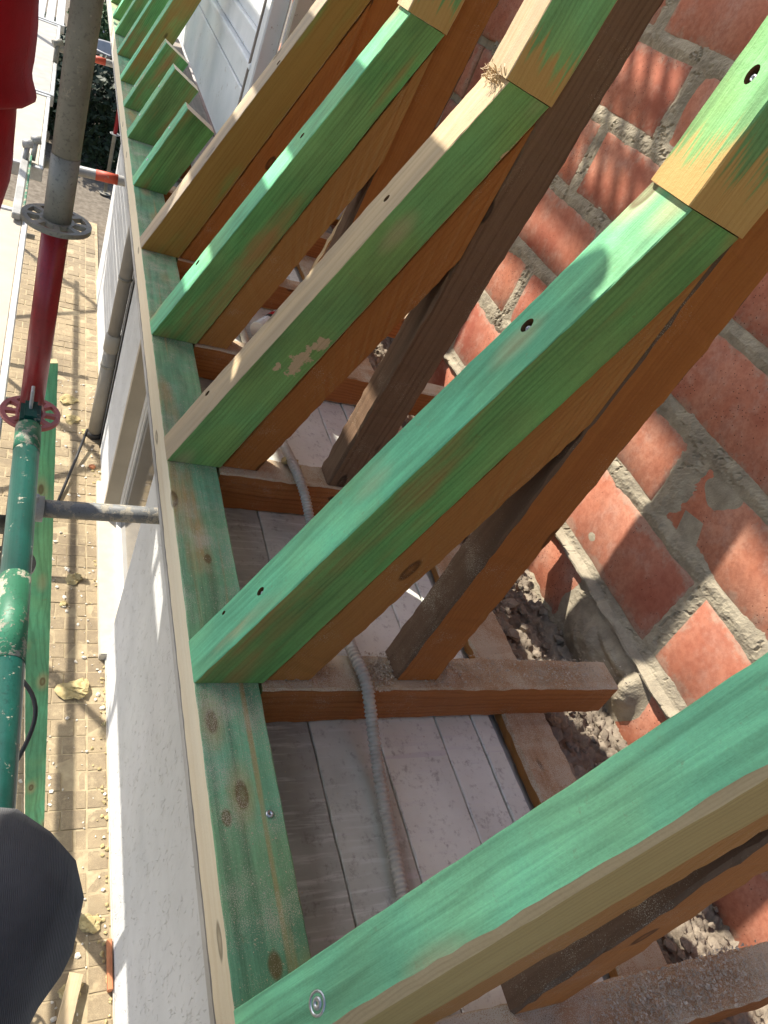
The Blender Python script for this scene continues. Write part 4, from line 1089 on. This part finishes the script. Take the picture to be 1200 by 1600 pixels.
# ------------------------------------------------------------------ far things
def shrub(name, lab, c, rx, ry, z0, z1, n, mat, size, seed, grp=None):
    rnd_ = random.Random(seed); e = empty(name, (c[0], c[1], z0)); tag(e, lab, 'shrub', grp)
    V = []; F = []
    for k in range(n):
        a = rnd_.uniform(0, 6.283); u = rnd_.uniform(-1, 1)
        p = Vector((math.cos(a) * math.sqrt(1 - u * u), math.sin(a) * math.sqrt(1 - u * u), u)) * (rnd_.uniform(.55, 1) ** .5)
        bump = .82 + .4 * mnoise.noise(p * 2.2 + Vector((seed, 0, 0)))
        q_ = Vector((c[0] + p.x * rx * bump, c[1] + p.y * ry * bump, (z0 + z1) / 2 + p.z * (z1 - z0) / 2 * bump))
        if q_.z < z0: continue
        d1 = Vector((rnd_.gauss(0, 1), rnd_.gauss(0, 1), rnd_.gauss(0, .7))).normalized(); d2 = d1.orthogonal().normalized()
        s_ = size * rnd_.uniform(.6, 1.4); b_ = len(V)
        V += [q_ - d1 * s_, q_ + d2 * s_ * .45, q_ + d1 * s_, q_ - d2 * s_ * .45]; F.append((b_, b_ + 1, b_ + 2, b_ + 3))
    link('foliage', pyd(V, F), mat, e)
    tube('trunk', [(c[0], c[1], z0 - .02), (c[0] + .05, c[1], z0 + (z1 - z0) * .6)], .05, M['bark'], e, 8, True, [.06, .03])
    return e
shrub('hedge_shrub', 'dark dense evergreen shrub in shade beyond the scaffold tube', (.95, 12.4), 1.1, 1.1, GZ - .3, -1.40, 9000, M['leaf'], .055, 1)
shrub('hedge_shrub', 'dark evergreen shrub behind the scaffold upright', (-.4, 13.2), 1.2, 1.2, GZ - .3, -1.45, 9000, M['leaf'], .055, 2)
shrub('hedge_shrub', 'dark evergreen shrub at the house corner', (2.4, 13.0), 1.1, 1.1, GZ - .3, -1.35, 6000, M['leaf'], .055, 3)
shrub('garden_bush', 'lit green bush above the grey tub', (1.05, 17.5), .9, .8, GZ, -1.75, 3500, M['leaf2'], .06, 4)
V, F = lathe([(.36, 0), (.42, .0), (.50, .78), (.53, .80), (.50, .82), (.46, .80), (.40, .10), (.001, .08)], 28)
o = link('grey_tub', pyd(V, F, True), M['tub'], None, Matrix.Translation((.98, 15.6, GZ))); tag(o, 'round grey plastic tub behind the dark shrub', 'tub')
random.seed(5)
for k in range(4): lump('pale_rock', (.75 + .35 * k, 20.5 + .4 * (k % 2), GZ + .1), .5, M['stone'], ['leftmost pale rock at the top edge', 'second pale rock at the top edge', 'third pale rock at the top edge', 'rightmost pale rock at the top edge'][k], 'rock', 'pale rocks far back', 2, .8)

# ------------------------------------------------------------------ small things inside
ct = empty('sealant_tube', (.72, 2.25, -.08)); tag(ct, 'white cartridge with red and black label between the joists', 'cartridge')
A = Vector((.665, 2.12, -.060)); B = Vector((.78, 2.27, -.056)); dd = (B - A)
tube('body', [A, A + dd * .78], .026, M['whiteplastic'], ct, 18)
tube('red_label', [A + dd * .52, A + dd * .66], .0266, M['redlabel'], ct, 18)
tube('black_label', [A + dd * .40, A + dd * .515], .0266, M['blacklabel'], ct, 18)
tube('nozzle', [A + dd * .78, A + dd * .82, A + dd * 1.25], .01, M['whiteplastic'], ct, 12, True, [.02, .009, .004])
o = tube('white_pipe', [(.80, 2.20, -.07), (.86, 2.36, .03)], .014, M['whiteplastic'], None, 12); tag(o, 'short white plastic pipe beside the cartridge', 'pipe')
lump('mortar_lump', (.60, 1.345, .004), .016, M['foam'], 'yellowish lump on the third joist beside the conduit', 'lump', None, 4, .6)
rnd = random.Random(77)
sp = []
def rect(x0, x1, y0, y1, z, n):
    for _ in range(n): sp.append((rnd.uniform(x0, x1), rnd.uniform(y0, y1), z))
for i, (y, dj_, w_) in enumerate(bays): rect(.43, 1.23, y + dj_ + .003, y + dj_ + .075, 0.0005, 2600 if i < 3 else 700)
for (y, _, _) in bays:
    for _ in range(420):
        a = rnd.random(); sp.append((.315 + rnd.random() * .10, y - .002 - abs(rnd.gauss(0, .022)), .0005))
for _ in range(2600): sp.append((.318 + rnd.random() ** .7 * .095, rnd.uniform(.2, 2.4), .0005))
rect(.43, .94, -.2, 2.4, -.099, 1300)
o = chips('sawdust', sp, .0011, M['dust'], 3); tag(o, 'pale sawdust scattered over the wall plate and joists', 'sawdust', kind='stuff')
sp = []
for (cx, cy, n_, s_) in ((.66, .755, 500, .018), (.645, .74, 260, .012), (.99, .16, 1200, .07), (1.12, .165, 900, .07), (.90, .16, 500, .05), (.50, .75, 300, .04), (.84, .76, 500, .07), (1.1, .75, 700, .08), (.78, .745, 200, .02)):
    for _ in range(n_): sp.append((rnd.gauss(cx, s_), cy + max(-.034, min(.034, rnd.gauss(0, .02))), .001 + abs(rnd.gauss(0, .003))))
o = chips('plaster_dust', sp, .0026, M['dustgrey'], 4); tag(o, 'grey plaster dust and chips piled on the joist tops', 'dust', kind='stuff')

# ------------------------------------------------------------------ people
def skin_body(name, chains, mat, parent, root, sub=2, fold=0.0):
    if name in ('trousers', 'jacket'): sub, fold = 2, .006
    """chains: list of lists of (point, radius[, radius2]); points shared by rounding"""
    V = []; E = []; Rr = []; idx = {}
    for ch in chains:
        prev = None
        for it in ch:
            p, r_ = it[0], it[1]; r2 = it[2] if len(it) > 2 else r_
            key = tuple(round(c_, 4) for c_ in p)
            if key not in idx: idx[key] = len(V); V.append(p); Rr.append((r_, r2))
            k = idx[key]
            if prev is not None and prev != k: E.append((prev, k))
            prev = k
    me = bpy.data.meshes.new('mesh'); me.from_pydata(V, E, []); me.update()
    o = link(name, me, mat, parent)
    md = o.modifiers.new('skin', 'SKIN'); md.use_smooth_shade = True; md.branch_smoothing = .3
    for k, sv in enumerate(me.skin_vertices[0].data):
        sv.radius = Rr[k]; sv.use_root = (k == root)
    ss_ = o.modifiers.new('sub', 'SUBSURF'); ss_.levels = sub; ss_.render_levels = sub
    dg = bpy.context.evaluated_depsgraph_get(); dg.update()
    me2 = bpy.data.meshes.new_from_object(o.evaluated_get(dg))
    o.modifiers.clear(); o.data = me2
    if fold:
        for vv in me2.vertices:
            nn = mnoise.noise(Vector((vv.co.x * 9, vv.co.y * 9, vv.co.z * 30 + 4 * mnoise.noise(vv.co * 6)))) + .6 * mnoise.noise(vv.co * 22)
            vv.co += vv.normal * (nn * fold)
    if not me2.materials: me2.materials.append(mat)
    me2.polygons.foreach_set('use_smooth', [True] * len(me2.polygons))
    return o

# photographer: kneels on the near deck, knee reaching into the lower left of the picture
ph_ = empty('person', (-.2, -.1, DZ)); tag(ph_, 'crouching person in dark grey work trousers, knee at the photo lower left', 'person')
PEL = (-.44, -.44, .10)
skin_body('trousers', [[PEL + (), .15] and [(PEL, .155, .13), ((-.36, -.26, .14), .125), ((-.17, .00, .21), .112), ((-.045, .215, .26), .106), ((.024, .325, .250), .106), ((.012, .345, .170), .095), ((-.03, .27, -.03), .075), ((-.065, .20, -.22), .056)],
                       [(PEL, .155, .13), ((-.46, -.30, .06), .11), ((-.52, -.02, -.05), .088), ((-.53, .16, -.20), .074), ((-.53, .10, -.26), .062), ((-.52, -.15, -.27), .052)],
                       [(PEL, .155, .13), ((-.44, -.48, .26), .15, .12)]], M['trouser'], ph_, 0)
skin_body('jacket', [[((-.44, -.48, .22), .155, .125), ((-.42, -.52, .45), .16, .12), ((-.36, -.54, .68), .17, .12), ((-.33, -.52, .80), .075, .07), ((-.30, -.50, .86), .06, .055)],
                     [((-.36, -.54, .68), .17, .12), ((-.17, -.54, .70), .062), ((.03, -.42, .58), .052), ((.06, -.27, .78), .043)],
                     [((-.36, -.54, .68), .17, .12), ((-.54, -.54, .70), .062), ((-.42, -.38, .55), .052), ((-.12, -.26, .78), .043)]], M['trouser'], ph_, 0)
skin_body('head', [[((-.30, -.50, .84), .052), ((-.26, -.47, .93), .062), ((-.25, -.43, 1.0), .092, .085), ((-.25, -.44, 1.08), .085, .08)]], M['skin'], ph_, 0)
skin_body('hair', [[((-.25, -.47, 1.01), .088, .07), ((-.25, -.46, 1.10), .085, .078)]], M['hair'], ph_, 0)
for (wx, wy, wz, sx) in ((.06, -.27, .78, 1), (-.12, -.26, .78, -1)):
    ch = [[((wx, wy, wz), .026), ((wx - .01 * sx, wy + .04, wz + .05), .034, .018)]]
    for f_ in range(4): ch.append([((wx - .01 * sx, wy + .04, wz + .05), .034, .018), ((wx - .03 * sx + .016 * f_ * sx, wy + .07, wz + .085), .009), ((wx - .04 * sx + .014 * f_ * sx, wy + .075, wz + .115 - .004 * f_), .008)])
    ch.append([((wx - .01 * sx, wy + .04, wz + .05), .034, .018), ((wx - .045 * sx, wy + .04, wz + .055), .010), ((wx - .06 * sx, wy + .06, wz + .075), .008)])
    skin_body('hand', ch, M['skin'], ph_, 0, 1)
for (a, b) in (((-.055, .165, DZ + .055), (.0, .31, DZ + .045)), ((-.52, -.17, DZ + .075), (-.52, -.04, DZ + .045))):
    skin_body('boot', [[((a[0], a[1], a[2] + .07), .052), (a, .048, .055), (((a[0] + b[0]) / 2, (a[1] + b[1]) / 2, b[2]), .045, .042), (b, .044, .038)]], M['boot'], ph_, 0)

# worker in red on the deck
wk = empty('person', (-.27, 2.05, DZ)); tag(wk, 'standing worker in red jacket and red trousers at the upper left edge', 'person')
X0, Y0 = -.215, 1.95
skin_body('trousers', [[((X0, Y0, .47), .155, .12), ((X0 + .085, Y0, .37), .112), ((X0 + .055, Y0 + .02, .08), .072), ((X0 + .05, Y0 + .01, -.22), .060)],
                       [((X0, Y0, .47), .155, .12), ((X0 - .085, Y0, .36), .112), ((X0 - .10, Y0 + .03, .08), .076), ((X0 - .10, Y0 + .04, -.22), .062)],
                       [((X0, Y0, .47), .155, .12), ((X0, Y0, .60), .15, .115)]], M['redcloth'], wk, 0)
skin_body('jacket', [[((X0, Y0, .42), .200, .16), ((X0, Y0, .455), .216, .165), ((X0, Y0, .50), .188, .145), ((X0, Y0, .55), .200, .15), ((X0, Y0, .68), .205, .15), ((X0, Y0 + .02, .92), .19, .13), ((X0, Y0 + .03, 1.06), .08, .075), ((X0, Y0 + .035, 1.12), .06, .058)],
                     [((X0, Y0 + .02, .92), .19, .13), ((X0 + .150, Y0 + .03, .95), .072), ((X0 + .12, Y0 + .22, .76), .060), ((X0 + .06, Y0 + .42, .66), .046)],
                     [((X0, Y0 + .02, .92), .19, .13), ((X0 - .175, Y0 + .02, .95), .072), ((X0 - .20, Y0 + .03, .68), .060), ((X0 - .17, Y0 + .16, .52), .046)]], M['redcloth'], wk, 0)
skin_body('head', [[((X0, Y0 + .035, 1.09), .052), ((X0, Y0 + .05, 1.17), .062), ((X0, Y0 + .055, 1.24), .09, .085), ((X0, Y0 + .045, 1.32), .082, .078)], [((X0, Y0 + .055, 1.24), .09, .085), ((X0, Y0 + .155, 1.235), .014)]], M['skin'], wk, 0)
skin_body('hair', [[((X0, Y0 + .02, 1.26), .088, .07), ((X0, Y0 + .035, 1.345), .083, .076)]], M['hair'], wk, 0)
for (wx, wy, wz) in ((X0 + .06, Y0 + .42, .66), (X0 - .17, Y0 + .16, .52)):
    c_ = (wx, wy + .035, wz - .07)
    ch = [[((wx, wy, wz), .028), (c_, .020, .036)]]
    for f_ in range(4): ch.append([(c_, .020, .036), ((wx, wy + .01 + .018 * f_, wz - .12), .009), ((wx - .012, wy + .015 + .017 * f_, wz - .15 - (.008 if f_ in (1, 2) else 0)), .008)])
    ch.append([(c_, .020, .036), ((wx - .03, wy + .06, wz - .08), .010), ((wx - .038, wy + .07, wz - .11), .009)])
    skin_body('hand', ch, M['skin'], wk, 0, 1)
for sx, oy in ((.05, .01), (-.10, .04)):
    skin_body('boot', [[((X0 + sx, Y0 + oy, DZ + .13), .055), ((X0 + sx, Y0 + oy - .01, DZ + .055), .05, .055), ((X0 + sx, Y0 + oy + .08, DZ + .045), .046, .042), ((X0 + sx, Y0 + oy + .18, DZ + .04), .044, .036)]], M['boot'], wk, 0)
